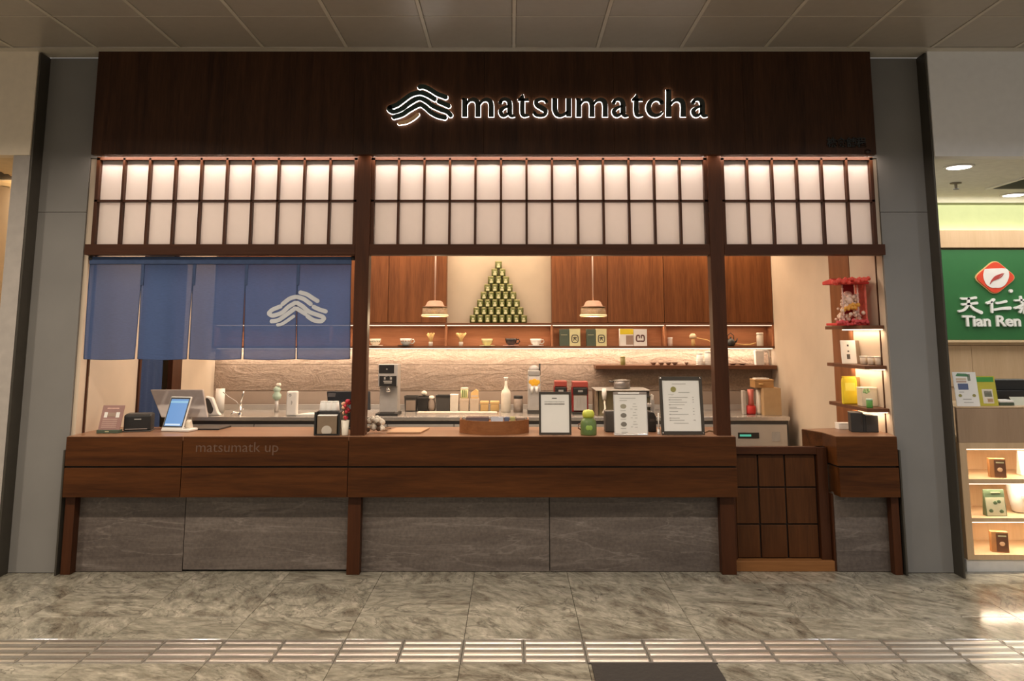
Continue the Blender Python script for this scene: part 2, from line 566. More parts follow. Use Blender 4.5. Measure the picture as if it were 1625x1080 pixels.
        fs += [(0, 2, 3, 1), (4 * m - 4, 4 * m - 3, 4 * m - 1, 4 * m - 2)]
        s.add(vs, fs, mi)
        if cap:
            for i, (ro) in ((0, rows[0]), (m - 1, rows[-1])):
                x, z, wd = P[i]
                a, b = ro
                j = 1 if i == 0 else m - 2
                dx, dz = x - P[j][0], z - P[j][1]
                l = math.hypot(dx, dz) or 1
                dx, dz = dx / l, dz / l
                h = wd / 2 + grow
                ax, az = (a[0] - x) / h, (a[1] - z) / h
                fan = [(x + h * (math.cos(t) * ax + math.sin(t) * dx), z + h * (math.cos(t) * az + math.sin(t) * dz)) for t in [PI * k / 8 for k in range(0, 9)]]
                k = len(fan)
                vv = [(p, y0 + zf(p, q), q) for p, q in fan] + [(p, y1 + zf(p, q), q) for p, q in fan]
                ff = [tuple(range(k)), tuple(range(2 * k - 1, k - 1, -1))] + [(e, (e + 1) % k, k + (e + 1) % k, k + e) for e in range(k)]
                s.add(vv, ff, mi)
        return s

    def build(s, name, mats, parent=None, bevel=0.0, loc=None, rz=0.0, seg=2):
        me = bpy.data.meshes.new(name)
        me.from_pydata(s.v, [], s.f)
        if not isinstance(mats, (list, tuple)):
            mats = [mats]
        for m in mats:
            me.materials.append(m)
        me.polygons.foreach_set('material_index', s.mi)
        me.polygons.foreach_set('use_smooth', s.sm)
        bm = bmesh.new()
        bm.from_mesh(me)
        bmesh.ops.recalc_face_normals(bm, faces=bm.faces)
        if bevel:
            bmesh.ops.bevel(bm, geom=[e for e in bm.edges if len(e.link_faces) == 2 and e.calc_face_angle(0) > 0.6], offset=bevel, segments=seg, profile=0.5, affect='EDGES', clamp_overlap=True)
        bm.to_mesh(me)
        bm.free()
        o = bpy.data.objects.new(name, me)
        COL.objects.link(o)
        if loc is not None:
            o.location = loc
        o.rotation_euler.z = rz
        o.parent = parent
        return o


def catmull(pts, n):
    if len(pts) == 2:
        return [tuple(map(float, pts[0])), tuple(map(float, pts[1]))]
    P = [pts[0]] + list(pts) + [pts[-1]]
    out = []
    for i in range(1, len(P) - 2):
        a, b, c, d = P[i - 1], P[i], P[i + 1], P[i + 2]
        for k in range(n):
            t = k / n
            out.append(tuple(0.5 * (2 * b[j] + (c[j] - a[j]) * t + (2 * a[j] - 5 * b[j] + 4 * c[j] - d[j]) * t * t + (3 * b[j] - a[j] - 3 * c[j] + d[j]) * t ** 3) for j in range(3)))
    out.append(tuple(map(float, pts[-1])))
    return out


def tag(o, label=None, cat=None, group=None, kind=None):
    if label:
        o['label'] = label
    if cat:
        o['category'] = cat
    if group:
        o['group'] = group
    if kind:
        o['kind'] = kind
    return o


def thing(name, label, cat, loc=(0, 0, 0), rz=0.0, group=None, rx=0.0):
    o = bpy.data.objects.new(name, None)
    o.empty_display_size = 0.1
    COL.objects.link(o)
    o.location = loc
    o.rotation_euler = (rx, 0, rz)
    return tag(o, label, cat, group)


def copy_tree(o, parent=None):
    c = o.copy()
    COL.objects.link(c)
    c.parent = parent
    for ch in [x for x in COL.objects if x.parent == o]:
        copy_tree(ch, c)
    return c


def struct(name, mb, m, parent=None, bevel=0.0):
    o = mb.build(name, m, parent, bevel)
    if parent is None:
        o['kind'] = 'structure'
    return o


def text_letters(name, s, size, m, parent, loc, **k):
    """like text(), but every letter becomes a part of its own"""
    o = text(name, s, size, m, None, (0, 0, 0), **k)
    me = o.data
    par = list(range(len(me.vertices)))

    def find(i):
        while par[i] != i:
            par[i] = par[par[i]]
            i = par[i]
        return i
    for e in me.edges:
        a, b = find(e.vertices[0]), find(e.vertices[1])
        par[a] = b
    isl = {}
    for i in range(len(par)):
        isl.setdefault(find(i), []).append(i)
    spans = sorted((min(me.vertices[i].co.x for i in v), max(me.vertices[i].co.x for i in v), v) for v in isl.values())
    groups = []
    for a, b, v in spans:
        if groups and a < groups[-1][1] - 0.15 * (groups[-1][1] - groups[-1][0]):
            groups[-1][1] = max(groups[-1][1], b)
            groups[-1][2].update(v)
        else:
            groups.append([a, b, set(v)])
    for a, b, vs in groups:
        idx = {i: k for k, i in enumerate(sorted(vs))}
        mb = MB()
        mb.add([me.vertices[i].co for i in sorted(vs)], [tuple(idx[i] for i in p.vertices) for p in me.polygons if p.vertices[0] in vs])
        mb.build(name, m, parent, loc=loc)
    bpy.data.objects.remove(o)


def text(name, s, size, m, parent=None, loc=(0, 0, 0), extrude=0.002, bold=0.0, align='LEFT', width=None):
    cu = bpy.data.curves.new(name, 'FONT')
    cu.body = s
    cu.size = size
    cu.extrude = extrude
    cu.offset = bold
    cu.resolution_u = 3
    cu.align_x = align
    t = bpy.data.objects.new('tmp_text', cu)
    COL.objects.link(t)
    me = bpy.data.meshes.new_from_object(t.evaluated_get(bpy.context.evaluated_depsgraph_get()))
    bpy.data.objects.remove(t)
    bpy.data.curves.remove(cu)
    me.transform(Matrix.Rotation(PI / 2, 4, 'X'))
    if width:
        xs = [v.co.x for v in me.vertices]
        k = width / (max(xs) - min(xs))
        me.transform(Matrix.Diagonal((k, 1, 1, 1)))
    me.name = name
    me.materials.clear()
    me.materials.append(m)
    o = bpy.data.objects.new(name, me)
    COL.objects.link(o)
    o.location = loc
    o.parent = parent
    return o


# ================================================================== SETTING
ZC = 3.47                                                # hall ceiling
# ---- floor: slab with granite tiles, tactile tiles with four bars each
floor = struct('floor', MB().box(-8, 8, -4, 10.2, -0.10, -0.012), mat('floor_mortar', (0.10, 0.09, 0.07), 0.8))
X0 = -0.243
tile_me = None


def tile(w_, d_, x, y, m, cache={}):
    k = (round(w_, 3), round(d_, 3), m.name)
    g = 0.0012
    if k not in cache:
        cache[k] = MB().box(-w_ / 2 + g, w_ / 2 - g, -d_ / 2 + g, d_ / 2 - g, -0.012, 0).build('tile', m, floor, 0.0008, seg=1)
        o = cache[k]
    else:
        o = cache[k].copy()
        COL.objects.link(o)
    o.location = (x, y, 0)
    return o


rows = [(2.913, 3.513), (3.513, 4.113), (4.42, 4.75), (4.75, 5.35), (5.35, 5.95)]
for (ya, yb) in rows:
    for k in range(-6, 7):
        tile(0.6, yb - ya, X0 + 0.6 * k + 0.3, (ya + yb) / 2, GRANITE)
for (xa, xb) in ((-8, X0 - 3.6), (X0 + 4.2, 8)):
    tile(xb - xa, 3.037, (xa + xb) / 2, 4.4315, GRANITE)
tile(16, 6.9, 0, -0.54, GRANITE)
tile(16, 4.2, 0, 8.05, GRANITE)
bar0 = None
for k in range(-12, 14):
    x = X0 + 0.3 * k + 0.15
    tile(0.3, 0.307, x, 4.2665, GRAN_T)
    for j in range(4):
        y = 4.13 + 0.0205 + j * 0.0755
        if bar0 is None:
            bar0 = MB().prism_yz([(-0.018, 0), (0.018, 0), (0.012, 0.0040), (-0.008, 0.0040)], -0.139, 0.139).build('tactile_bar', mat('tactile_steel', (0.78, 0.72, 0.64), 0.36, 1.0, noise=0.05), floor)
            b = bar0
        else:
            b = bar0.copy()
            COL.objects.link(b)
        b.location = (x, y, 0)

# ---- hall ceiling: metal panels between runners
ceiling = struct('ceiling', MB().box(-8, 8, -4, 5.40, ZC + 0.02, ZC + 0.08), mat('ceiling_void', (0.03, 0.03, 0.03), 0.9))
PC = 0.5716
ycuts = [5.375, 4.827, 4.256, 3.685, 3.114]
pn = {}
for j in range(4):
    ya, yb = ycuts[j + 1], ycuts[j]
    for k in range(-8, 8):
        key = j
        if key not in pn:
            o = MB().box(-PC / 2 + 0.013, PC / 2 - 0.013, ya + 0.005, yb - 0.005, ZC, ZC + 0.02).build('panel', CEILP, ceiling, 0.003)
            pn[key] = o
        else:
            o = pn[key].copy()
            COL.objects.link(o)
        o.location = (0.013 + PC * k + PC / 2, 0, 0)
r0 = None
for k in range(-8, 9):
    if r0 is None:
        r0 = MB().box(-0.011, 0.011, 3.114, 5.375, ZC - 0.004, ZC + 0.02).build('runner', CEILR, ceiling)
        o = r0
    else:
        o = r0.copy()
        COL.objects.link(o)
    o.location.x = 0.013 + PC * k
for j in range(1, 4):
    MB().box(-4.6, 4.6, ycuts[j] - 0.004, ycuts[j] + 0.004, ZC - 0.002, ZC + 0.02).build('cross_runner', CEILR, ceiling)
MB().box(-8, 8, -4, 3.114, ZC, ZC + 0.02).build('panel', CEILP, ceiling)
struct('trim_1', MB().box(-8, 8, 5.378, 5.58, ZC - 0.004, ZC + 0.02), CEILR)

# ---- pillars on both sides of the shop front
for nm, xa, xb in (('pillar_left', -3.275, -2.932), ('pillar_right', 2.538, 2.872)):
    p = MB().box(xa, xb, 5.60, 5.70, 0, ZC).build(nm, CONC)
    p['kind'] = 'structure'
    for za, zb in ((0.003, 2.36), (2.363, 3.455)):
        MB().box(xa, xb, 5.58, 5.60, za, zb).build('panel', CONC, p, 0.0015)
    ex = (-2.932, -2.862) if nm == 'pillar_left' else (2.478, 2.538)
    MB().box(ex[0], ex[1], 5.58, 5.60, 2.74, 3.455).build('panel', CONC, p)
    for fx in (xa, xb):
        s_ = 1 if fx == xa else -1
        inner = (nm == 'pillar_left') == (fx == xb)
        a, b_ = (fx, fx + s_ * 0.012) if not inner else (fx - s_ * 0.012, fx)
        y0 = 5.52 if inner else 5.46
        zt = 0.78 if inner else ZC - 0.01
        MB().box(min(a, b_), max(a, b_), y0, 5.58, 0.0, zt).build('edge_strip', FLANGE, p, 0.001)

# ---- fascia over the shop front
fas = MB()
struct('wall_front', MB().box(-2.862, 2.478, 5.475, 5.62, 2.80, ZC), WALNUT_Z)
fascia = thing('fascia', 'dark walnut fascia board carrying the lit shop sign', 'fascia', (0, 5.45, 2.738))
x = -2.862
ws = [0.89] * 6
for k in range(6):
    MB().box(x + 0.0006, x + 0.89 - 0.0006, 0, 0.025, 0, ZC - 2.738).build('veneer_panel', WALNUT_Z, fascia, 0.001)
    x += 0.89
MB().box(-2.862, 2.478, 0.025, 0.05, 0, 0.06).build('return_board', FRAME_X, fascia)

# ---- posts, beams of the timber frame
Zb0, Zb1 = 2.063, 2.136
for (xa, xb, lab) in ((-1.066, -0.970, 'dark walnut post between the indigo curtain and the tin pyramid bay'), (1.347, 1.442, 'dark walnut post between the large framed menu and the gate')):
    tag(MB().box(xa, xb, 5.54, 5.635, 0.8712, 2.80).build('timber_post', FRAME_W, bevel=0.002), lab, 'post', 'posts of the kiosk front')
for (xa, xb, lab) in ((-2.905, -1.067, 'dark walnut beam above the indigo curtain'), (-0.969, 1.346, 'long dark walnut beam above the bay with the pendant lamps'), (1.443, 2.537, 'short dark walnut beam above the gate bay')):
    tag(MB().box(xa, xb, 5.54, 5.64, Zb0, Zb1 - 0.0005).build('timber_beam', FRAME_X, bevel=0.002), lab, 'beam', 'beams of the kiosk front')
# ---- shoji transoms: window_1..3
zr = [2.137, 2.437, 2.737]
for i, (xa, xb, n) in enumerate(((-2.872, -1.067, 10), (-0.969, 1.346, 13), (1.443, 2.496, 6))):
    wn = MB().box(xa, xb, 5.84, 5.855, 2.137, 2.80).box(xa, xb, 5.60, 5.855, 2.137, 2.145).box(xa, xb, 5.60, 5.855, 2.775, 2.80).build('window_%d' % (i + 1), mat('washi_backing', (0.7, 0.65, 0.6), 0.8))
    wn['kind'] = 'structure'
    fw = 0.022
    MB().box(xa, xa + fw, 5.555, 5.60, 2.137, 2.737).build('stile', FRAME_W, wn)
    MB().box(xb - fw, xb, 5.555, 5.60, 2.137, 2.737).build('stile', FRAME_W, wn)
    MB().box(xa, xb, 5.555, 5.60, 2.722, 2.745).build('rail', FRAME_X, wn)
    MB().box(xa, xb, 5.555, 5.60, 2.430, 2.444).build('rail', FRAME_X, wn)
    pw = (xb - xa - fw) / n
    mun = pane = None
    for k in range(n):
        xm = xa + fw / 2 + pw * (k + 0.5)
        for za, zb in ((2.137, 2.430), (2.444, 2.722)):
            o = MB().box(-pw / 2 + 0.006, pw / 2 - 0.006, 0, 0.004, za, zb).build('pane', SHOJI, wn, loc=(xm, 5.594, 0))
        if k:
            MB().box(-0.0075, 0.0075, 0, 0.045, 2.137, 2.737).build('muntin', FRAME_W, wn, loc=(xm - pw / 2, 5.555, 0))
    MB().box(xa + 0.02, xb - 0.02, 5.50, 5.53, 2.757, 2.765).build('led_strip', LEDM, wn)

struct('wall_front_fillet', MB().box(-2.935, -2.872, 5.598, 5.66, 2.13, 2.80).box(2.496, 2.540, 5.598, 5.66, 2.13, 2.80), PLASTER)
# ---- shop room
struct('wall_back', MB().box(-2.95, 2.60, 8.20, 8.30, 0, 2.7), PLASTER)
wb = bpy.data.objects['wall_back']
zj = [0.81, 0.985, 1.235, 1.394]
xs_ = [-2.9, 2.535]
for r in range(3):
    for c in range(1):
        MB().box(xs_[c] + 0.001, xs_[c + 1] - 0.001, 8.12 + (0.004 if r == 0 else random.uniform(0, 0.006)), 8.20, zj[r] + 0.001, zj[r + 1] - 0.001).build(
            'stone_panel', ROCKS if r == 0 else ROCKW, wb, 0.003)
wl = MB()
wl.box(-3.0, -2.9, 5.72, 6.47, 0, 2.65).box(-3.0, -2.9, 7.28, 8.2, 0, 2.65).box(-3.0, -2.9, 6.47, 7.28, 2.2, 2.65)
struct('wall_left', wl, PLASTER)
struct('door_1', MB().box(-3.02, -2.885, 6.455, 6.485, 0, 2.2).box(-2.925, -2.885, 7.08, 7.28, 0, 2.2), FRAME_W)
struct('wall_passage', MB().box(-4.0, -3.9, 6.0, 8.2, 0, 2.65).box(-4.0, -3.0, 8.1, 8.2, 0, 2.65), PLASTER)
wr = MB()
wr.box(2.535, 2.62, 6.54, 8.2, 0, 2.65).box(2.535, 2.62, 5.60, 6.15, 0, 2.65)
struct('wall_right', wr, PLASTER)
struct('trim_2', MB().box(2.530, 2.62, 6.15, 6.54, 0, 2.65), STRIP_W)
struct('trim_3', MB().box(2.530, 2.54, 5.688, 5.702, 0.87, 2.10).box(-2.906, -2.896, 5.688, 5.702, 0.87, 2.10), FRAME_W)
struct('wall_left_reveal', MB().box(-3.0, -2.905, 5.601, 5.719, 0, 2.65), PLASTER)
struct('ceiling_shop', MB().box(-3.0, 2.62, 5.62, 8.25, 2.65, 2.72), PLASTER)

# ---- neighbour on the left
struct('wall_left_neighbour', MB().box(-6.0, -3.278, 5.45, 5.55, 2.735, ZC - 0.004), WALLL)
struct('trim_4', MB().box(-3.392, -3.279, 5.46, 5.54, 0, 2.735), mat('greige_frame', (0.40, 0.36, 0.325), 0.5))
struct('wall_left_shop', MB().box(-6, -3.3, 8.6, 8.7, 0, 2.8).box(-6.1, -6, 5.5, 8.7, 0, 2.8).box(-3.35, -3.30, 5.6, 8.7, 0, 2.8), mat('warm_cream', (0.72, 0.56, 0.34), 0.7))
struct('ceiling_left_shop', MB().box(-6.1, -3.3, 5.55, 8.7, 2.74, 2.80), mat('warm_cream_ceiling', (0.74, 0.60, 0.40), 0.7))

# ---- tea shop on the right
ZT = 2.75
struct('wall_right_neighbour', MB().box(2.874, 7.0, 5.45, 5.55, 2.725, ZC - 0.004), WALLR)
YB = 7.60
wt = MB().box(2.9, 7.0, YB, YB + 0.1, 0, 2.8).build('wall_tea_shop', OAK_L)
wt['kind'] = 'structure'
zg0 = at(1560, 367, YB).z
zw0 = at(1560, 394, YB).z
MB().box(2.9, 7.0, YB - 0.010, YB, zg0, ZT).build('green_band', LGREEN, wt)
MB().box(2.9, 7.0, YB - 0.09, YB - 0.075, zw0, zg0).build('panel', OAK_L, wt)  # wood band set forward as an invented cove, hiding an added lamp
MB().box(2.9, 7.0, YB - 0.075, YB, zw0, zw0 + 0.012).build('panel', OAK_L, wt)
MB().box(2.9, 7.0, YB - 0.060, YB - 0.030, zg0 - 0.045, zg0 - 0.035).build('led_strip', LEDM, wt)  # added glowing strip, made up together with the cove
area('tea_band_fill_light', (4.6, YB - 0.045, zg0 - 0.028), 3.2, 3.6, (1, 0.96, 0.92), rot=(PI - 0.35, 0, 0), sy=0.02)  # added lamp, brightens the green band from below in place of a downlight
MB().box(2.9, 7.0, YB - 0.03, YB, at(1560, 547, YB).z, at(1560, 541, YB).z).build('rail', mat('oak_rail', (0.68, 0.50, 0.30), 0.5), wt)
zsx = at(1560, 541, YB).z
for k in range(6):
    MB().box(3.0 + 0.6 * k, 3.6 + 0.6 * k - 0.003, YB - 0.012, YB, 1.06, at(1560, 548, YB).z).build('panel', OAK_L, wt)
struct('wall_tea_shop_side', MB().box(2.876, 2.94, 5.62, YB, 0, 2.8).box(7.0, 7.1, 5.5, YB, 0, 2.8), WHITE)
struct('ceiling_tea_shop', MB().box(2.876, 7.1, 5.55, YB + 0.1, ZT, ZT + 0.06), mat('tea_ceiling', (0.80, 0.78, 0.70), 0.7))

# ================================================================== SHOP FRONT JOINERY
# ---- service counter: boards, top, legs, slate panels
ctr = thing('service_counter', 'long walnut service counter with slate base across the kiosk front', 'counter', (0, 0, 0))
CT = 0.871
secs = [(-2.908, -2.148), (-2.146, -1.067), (-1.065, 1.462)]
for (xa, xb) in secs:
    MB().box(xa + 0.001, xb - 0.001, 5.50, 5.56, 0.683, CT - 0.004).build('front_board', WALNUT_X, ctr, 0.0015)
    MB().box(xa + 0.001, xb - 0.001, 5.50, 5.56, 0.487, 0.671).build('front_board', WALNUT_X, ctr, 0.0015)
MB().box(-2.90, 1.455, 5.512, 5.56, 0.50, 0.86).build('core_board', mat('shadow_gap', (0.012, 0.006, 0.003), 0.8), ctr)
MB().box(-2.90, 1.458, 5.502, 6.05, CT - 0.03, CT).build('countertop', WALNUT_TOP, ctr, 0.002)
MB().box(-2.895, 1.45, 5.66, 6.04, 0.0, CT - 0.03).build('carcass', DARK, ctr)
for (xa, xb) in ((-2.905, -2.842), (-1.066, -0.982), (1.352, 1.446)):
    MB().box(xa, xb, 5.541, 5.62, 0, 0.487).build('leg', FRAME_W, ctr, 0.002)
for (xa, xb, z0) in ((-2.90, -2.148, 0.0), (-2.147, -1.03, 0.012), (-1.028, 0.245, 0.0), (0.247, 1.41, 0.0)):
    MB().box(xa + 0.0015, xb - 0.0015, 5.61, 5.66, z0 + 0.002, 0.50).build('slate_panel', SLATE, ctr, 0.0015)
# engraved words on the front board
text_letters('engraved_letter', 'matsumatk up', 0.092, mat('engraving', (0.13, 0.070, 0.045), 0.6, noise=0.05), ctr, (at(309.5, 716.8, 5.499)), extrude=0.0015, bold=-0.0005, width=130 * 5.5 / 1.0285 / F)

# ---- gate
gate = thing('counter_gate', 'low walnut swing gate with nine square panels beside the counter', 'gate', (1.464, 5.66, 0))
gw, gz0, gz1 = 0.640, 0.065, 0.783
MB().box(0, 0.024, 0, 0.04, gz0, gz1).build('stile', FRAME_W, gate, 0.002)
MB().box(gw - 0.066, gw, -0.012, 0.05, gz0, gz1).build('stile', FRAME_W, gate, 0.002)
MB().box(0.0, gw, -0.006, 0.045, gz1 - 0.048, gz1).build('rail', FRAME_X, gate, 0.002)
MB().box(0.02, gw - 0.06, 0.034, 0.044, gz0, gz1 - 0.045).build('backing_board', mat('shadow_gap', (0.012, 0.006, 0.003), 0.8), gate)
xg = [0.026, 0.185, 0.365, gw - 0.068]
zg = [gz0 + 0.002, 0.283, 0.519, gz1 - 0.050]
for a in range(3):
    for b in range(3):
        MB().box(xg[a] + 0.004, xg[a + 1] - 0.006, 0.018, 0.034, zg[b] + 0.004, zg[b + 1] - 0.005).build('panel', GATE_W, gate, 0.003)
MB().box(-0.01, gw + 0.003, -0.045, 0.05, 0.0, gz0).build('sill', SILL_W, gate, 0.003)
# ---- side counter block at the wall with shelves
sb = thing('side_counter', 'walnut corner counter block on a slate base under the wall shelves', 'counter', (0, 0, 0))
MB().prism_xy([(2.115, 5.50), (2.512, 5.50), (2.53, 5.62), (2.535, 6.02), (2.04, 5.93), (2.107, 5.72)], 0.683, CT - 0.004).build('upper_block', WALNUT_X, sb, 0.0015)
MB().prism_xy([(2.117, 5.503), (2.510, 5.503), (2.53, 5.62), (2.535, 6.02), (2.043, 5.927), (2.109, 5.72)], CT - 0.004, CT).build('top_board', WALNUT_TOP, sb, 0.001)
MB().prism_xy([(2.125, 5.50), (2.512, 5.50), (2.53, 5.62), (2.53, 5.88), (2.112, 5.88)], 0.487, 0.671).build('lower_block', WALNUT_X, sb, 0.0015)
MB().prism_xy([(2.13, 5.515), (2.50, 5.515), (2.51, 5.85), (2.125, 5.80)], 0.66, 0.69).build('spacer', mat('shadow_gap', (0.012, 0.006, 0.003), 0.8), sb)
MB().box(2.108, 2.1195, 5.62, 5.95, 0.0, 0.487).build('return_board', FRAME_W, sb)
MB().box(2.120, 2.535, 5.61, 5.66, 0.002, 0.50).build('slate_panel', SLATE, sb, 0.0015)
MB().box(2.462, 2.512, 5.535, 5.60, 0, 0.487).build('leg', FRAME_W, sb, 0.002)

# ---- wall shelves at the right wall
for i, (yl, yr, nm) in enumerate(((517, 516, 'topmost'), (577, 580, 'middle'), (634, 648, 'lowest'))):
    zt = at(1400, yr, 5.64).z
    sh = thing('wall_shelf', nm + ' of three thin walnut shelves on the cream side wall', 'shelf', (2.385, 5.63, zt), group='walnut shelves on the side wall')
    MB().prism_xy([(0, 0), (0.149, 0), (0.149, 0.64), (-0.012, 0.64)], -0.024, 0.0).build('board', SHELF_W, sh, 0.002)
    MB().box(0.10, 0.146, 0.02, 0.60, -0.031, -0.0245).build('led_strip', LEDM, sh)
    area('shelf_strip', (2.5, 5.93, zt - 0.034), 0.03, 1.1, WARM, sy=0.56)

# ---- wall cabinets
Zc0 = 1.639
cab_x = [(-2.88, [-2.88, -2.30, -1.76, -1.203, -0.640]), (0.386, [0.386, 0.930, 1.478, 2.02, 2.533])]
for i, (xa, xs) in enumerate(cab_x):
    cb_ = thing('wall_cabinet', ('walnut wall cabinet of four plain doors behind the blue curtain' if i == 0 else 'walnut wall cabinet of four plain doors beyond the tin pyramid'), 'cabinet', (0, 8.0, Zc0))
    MB().box(xs[0], xs[-1], 0.022, 0.19, 0.0, 0.98).build('body', DOOR_W, cb_)
    for a, b in zip(xs[:-1], xs[1:]):
        MB().box(a + 0.0025, b - 0.0025, 0, 0.02, 0.002, 0.98).build('door', DOOR_W, cb_, 0.0015)
MB().box(-0.640, 0.386, 8.13, 8.19, Zc0 + 0.001, 2.64).build('plaster_panel', PLASTER_D)
tag(bpy.data.objects['plaster_panel'], 'smooth beige plaster panel behind the pyramid of tins', 'panel')
# niche with dividers
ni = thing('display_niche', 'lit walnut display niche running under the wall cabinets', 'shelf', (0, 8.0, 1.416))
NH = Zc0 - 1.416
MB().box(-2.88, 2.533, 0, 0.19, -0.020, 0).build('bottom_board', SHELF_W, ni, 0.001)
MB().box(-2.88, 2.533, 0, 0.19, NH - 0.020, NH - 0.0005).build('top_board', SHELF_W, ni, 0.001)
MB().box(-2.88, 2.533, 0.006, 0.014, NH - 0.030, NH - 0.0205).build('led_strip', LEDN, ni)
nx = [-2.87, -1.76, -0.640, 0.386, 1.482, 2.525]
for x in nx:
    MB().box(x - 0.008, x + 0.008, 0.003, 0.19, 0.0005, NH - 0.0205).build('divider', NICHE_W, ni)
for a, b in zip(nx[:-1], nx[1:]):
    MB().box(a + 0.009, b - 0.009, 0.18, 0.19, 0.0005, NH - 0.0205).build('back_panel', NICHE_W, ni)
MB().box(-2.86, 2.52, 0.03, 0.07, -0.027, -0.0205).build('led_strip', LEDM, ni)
# lower wall shelf
lsh = thing('long_wall_shelf', 'long thin walnut shelf on the stone wall below the niche', 'shelf', (0, 7.93, 1.236))
MB().box(0.80, 2.525, 0, 0.19, -0.036, 0).build('board', SHELF_W, lsh, 0.002)

# ---- steel back counter
bc = thing('back_counter', 'stainless steel back counter with cupboard fronts along the stone wall', 'counter', (0, 7.40, 0))
BT = 0.81
MB().box(-2.88, 2.45, 0, 0.70, BT - 0.035, BT).build('worktop', STEEL, bc, 0.003)
MB().box(-2.88, 2.44, 0.02, 0.70, 0.05, BT - 0.036).build('body', DARK, bc)
MB().box(-2.88, 2.45, 0.68, 0.70, BT, BT + 0.05).build('upstand', STEELB, bc, 0.002)
xx = -2.86
for k in range(9):
    x1 = xx + 0.587
    MB().box(xx + 0.004, x1 - 0.004, 0.0, 0.02, 0.06, BT - 0.068).build('door', STEELB, bc, 0.002)
    xx = x1
MB().box(1.985, 2.17, -0.004, 0.0, 0.625, 0.675).build('display', BLACK, bc)
MB().box(2.00, 2.10, -0.006, -0.004, 0.642, 0.660).build('display_digits', LEDG, bc)
MB().box(2.285, 2.355, -0.004, 0.0, 0.60, 0.68).build('badge', GREY, bc)

# ---- noren curtain on its rod
def fold(x, z):
    return 0.010 * math.sin(x * 9.3 + 1.0) * min(1, (2.06 - z) * 2.2) + 0.006 * math.sin(x * 31 + z * 2) * min(1, (2.06 - z) * 1.6)


NY = 5.60
nor = thing('noren_curtain', 'indigo five-panel cloth curtain with white wave emblem hanging at the opening', 'curtain', (0, NY, 0))
MB().tube([(-2.88, 0, 2.045), (-1.078, 0, 2.045)], 0.008, 10).build('rod', BLACK, nor)
for x in (-2.885, -1.088):
    MB().lathe([(0.014, -0.014), (0.018, 0), (0.014, 0.014)], x, 0, 12).build('rod_bracket', BLACK, nor, loc=(0, 0, 2.045))
zt_, zb_ = 2.047, 1.366
px_top = [143, 226, 308, 391, 473, 558]
px_bot = [(133, 213), (218, 297), (301, 382), (387, 468), (471, 555)]
for k in range(5):
    xt0, xt1 = at(px_top[k] + 0.6, 412, NY).x, at(px_top[k + 1] - 0.6, 412, NY).x
    xb0, xb1 = at(px_bot[k][0], 569, NY).x, at(px_bot[k][1], 569, NY).x
    M, NN = 16, 20
    vs, fs = [], []
    for j in range(NN + 1):
        f = j / NN
        z = zt_ + (zb_ - zt_) * f
        g = max(0, f - 0.30) / 0.70
        for i in range(M + 1):
            u = i / M
            x = (xt0 + (xt1 - xt0) * u) * (1 - g) + (xb0 + (xb1 - xb0) * u) * g
            zz = z + (0.006 * math.sin(u * PI) * -f if True else 0)
            vs.append((x, fold(x, z), zz))
    for j in range(NN):
        for i in range(M):
            a = j * (M + 1) + i
            fs.append((a, a + 1, a + M + 2, a + M + 1))
    MB().add(vs, fs, 0, True).build('cloth_panel', NAVY, nor)
    hem = [vs[NN * (M + 1) + i] for i in range(M + 1)]
    MB().tube(hem, 0.0028, 5).build('hem', NAVYB, nor)
    for e in (0, M):
        MB().tube([vs[j * (M + 1) + e] for j in range(0, NN + 1, 2)], 0.0028, 5).build('hem', NAVYB, nor)
MB().box(at(143, 412, NY).x, at(558, 412, NY).x, -0.010, 0.010, 2.004, 2.056).build('header_band', NAVYB, nor, 0.002)
for k in range(1, 5):
    xs1 = at(px_top[k], 440, NY).x
    MB().box(xs1 - 0.010, xs1 + 0.010, -0.0045, 0.0045, 1.86, 2.004).build('joining_strip', NAVYB, nor)


WK = 1.0


def pxs(pts, Y):
    """stroke points given as photo pixels (x, y, width) on the vertical plane at depth Y"""
    out = []
    for x, y, wd in pts:
        p = at(x, y, Y)
        out.append((p.x, p.z, wd * WK * (Y / ray(x, y)[1]) / F))
    return out


nk = lambda l, wd=6.6: [(340 + x / 5.836, 395 + y / 5.836, wd) for x, y in l]
wave = [nk([(800, 402), (860, 420), (910, 452), (955, 480)]),
        nk([(512, 590), (545, 562), (618, 532)]), nk([(640, 508), (700, 460), (752, 443)]), nk([(768, 443), (830, 462), (893, 508)]), nk([(922, 535), (970, 558), (1030, 577)]),
        nk([(512, 600), (550, 616), (630, 590), (690, 535), (750, 498)]), nk([(768, 498), (820, 530), (880, 580), (940, 604), (1000, 625), (1014, 640)]),
        nk([(538, 668), (600, 658), (670, 610), (748, 550)]), nk([(768, 552), (845, 600)]), nk([(865, 622), (920, 658), (985, 668), (1014, 645)]),
        nk([(595, 702), (640, 690), (736, 622)], 5.0)]
prm = MB()
for st in wave:
    prm.stroke(pxs(st, NY), -0.0065, -0.0035, n=6, zmap=fold)
prm.build('wave_emblem', NPRINT, nor)

# second indigo curtain in the side doorway
dc = thing('doorway_curtain', 'plain indigo curtain hanging in the side doorway under the five-panel one', 'curtain', (-2.955, 0, 0))
for (ya, yb) in ((6.49, 6.76), (6.775, 7.075)):
    vs, fs = [], []
    for j in range(11):
        for i in range(17):
            y = ya + (yb - ya) * i / 16
            vs.append((0.012 * math.sin(y * 46), y, 0.12 + 1.95 * j / 10))
    for j in range(10):
        for i in range(16):
            a = j * 17 + i
            fs.append((a, a + 1, a + 18, a + 17))
    MB().add(vs, fs, 0, True).build('cloth_panel', NAVY, dc)
MB().tube([(0, 6.48, 2.08), (0, 7.08, 2.08)], 0.008, 8).build('rod', BLACK, dc)

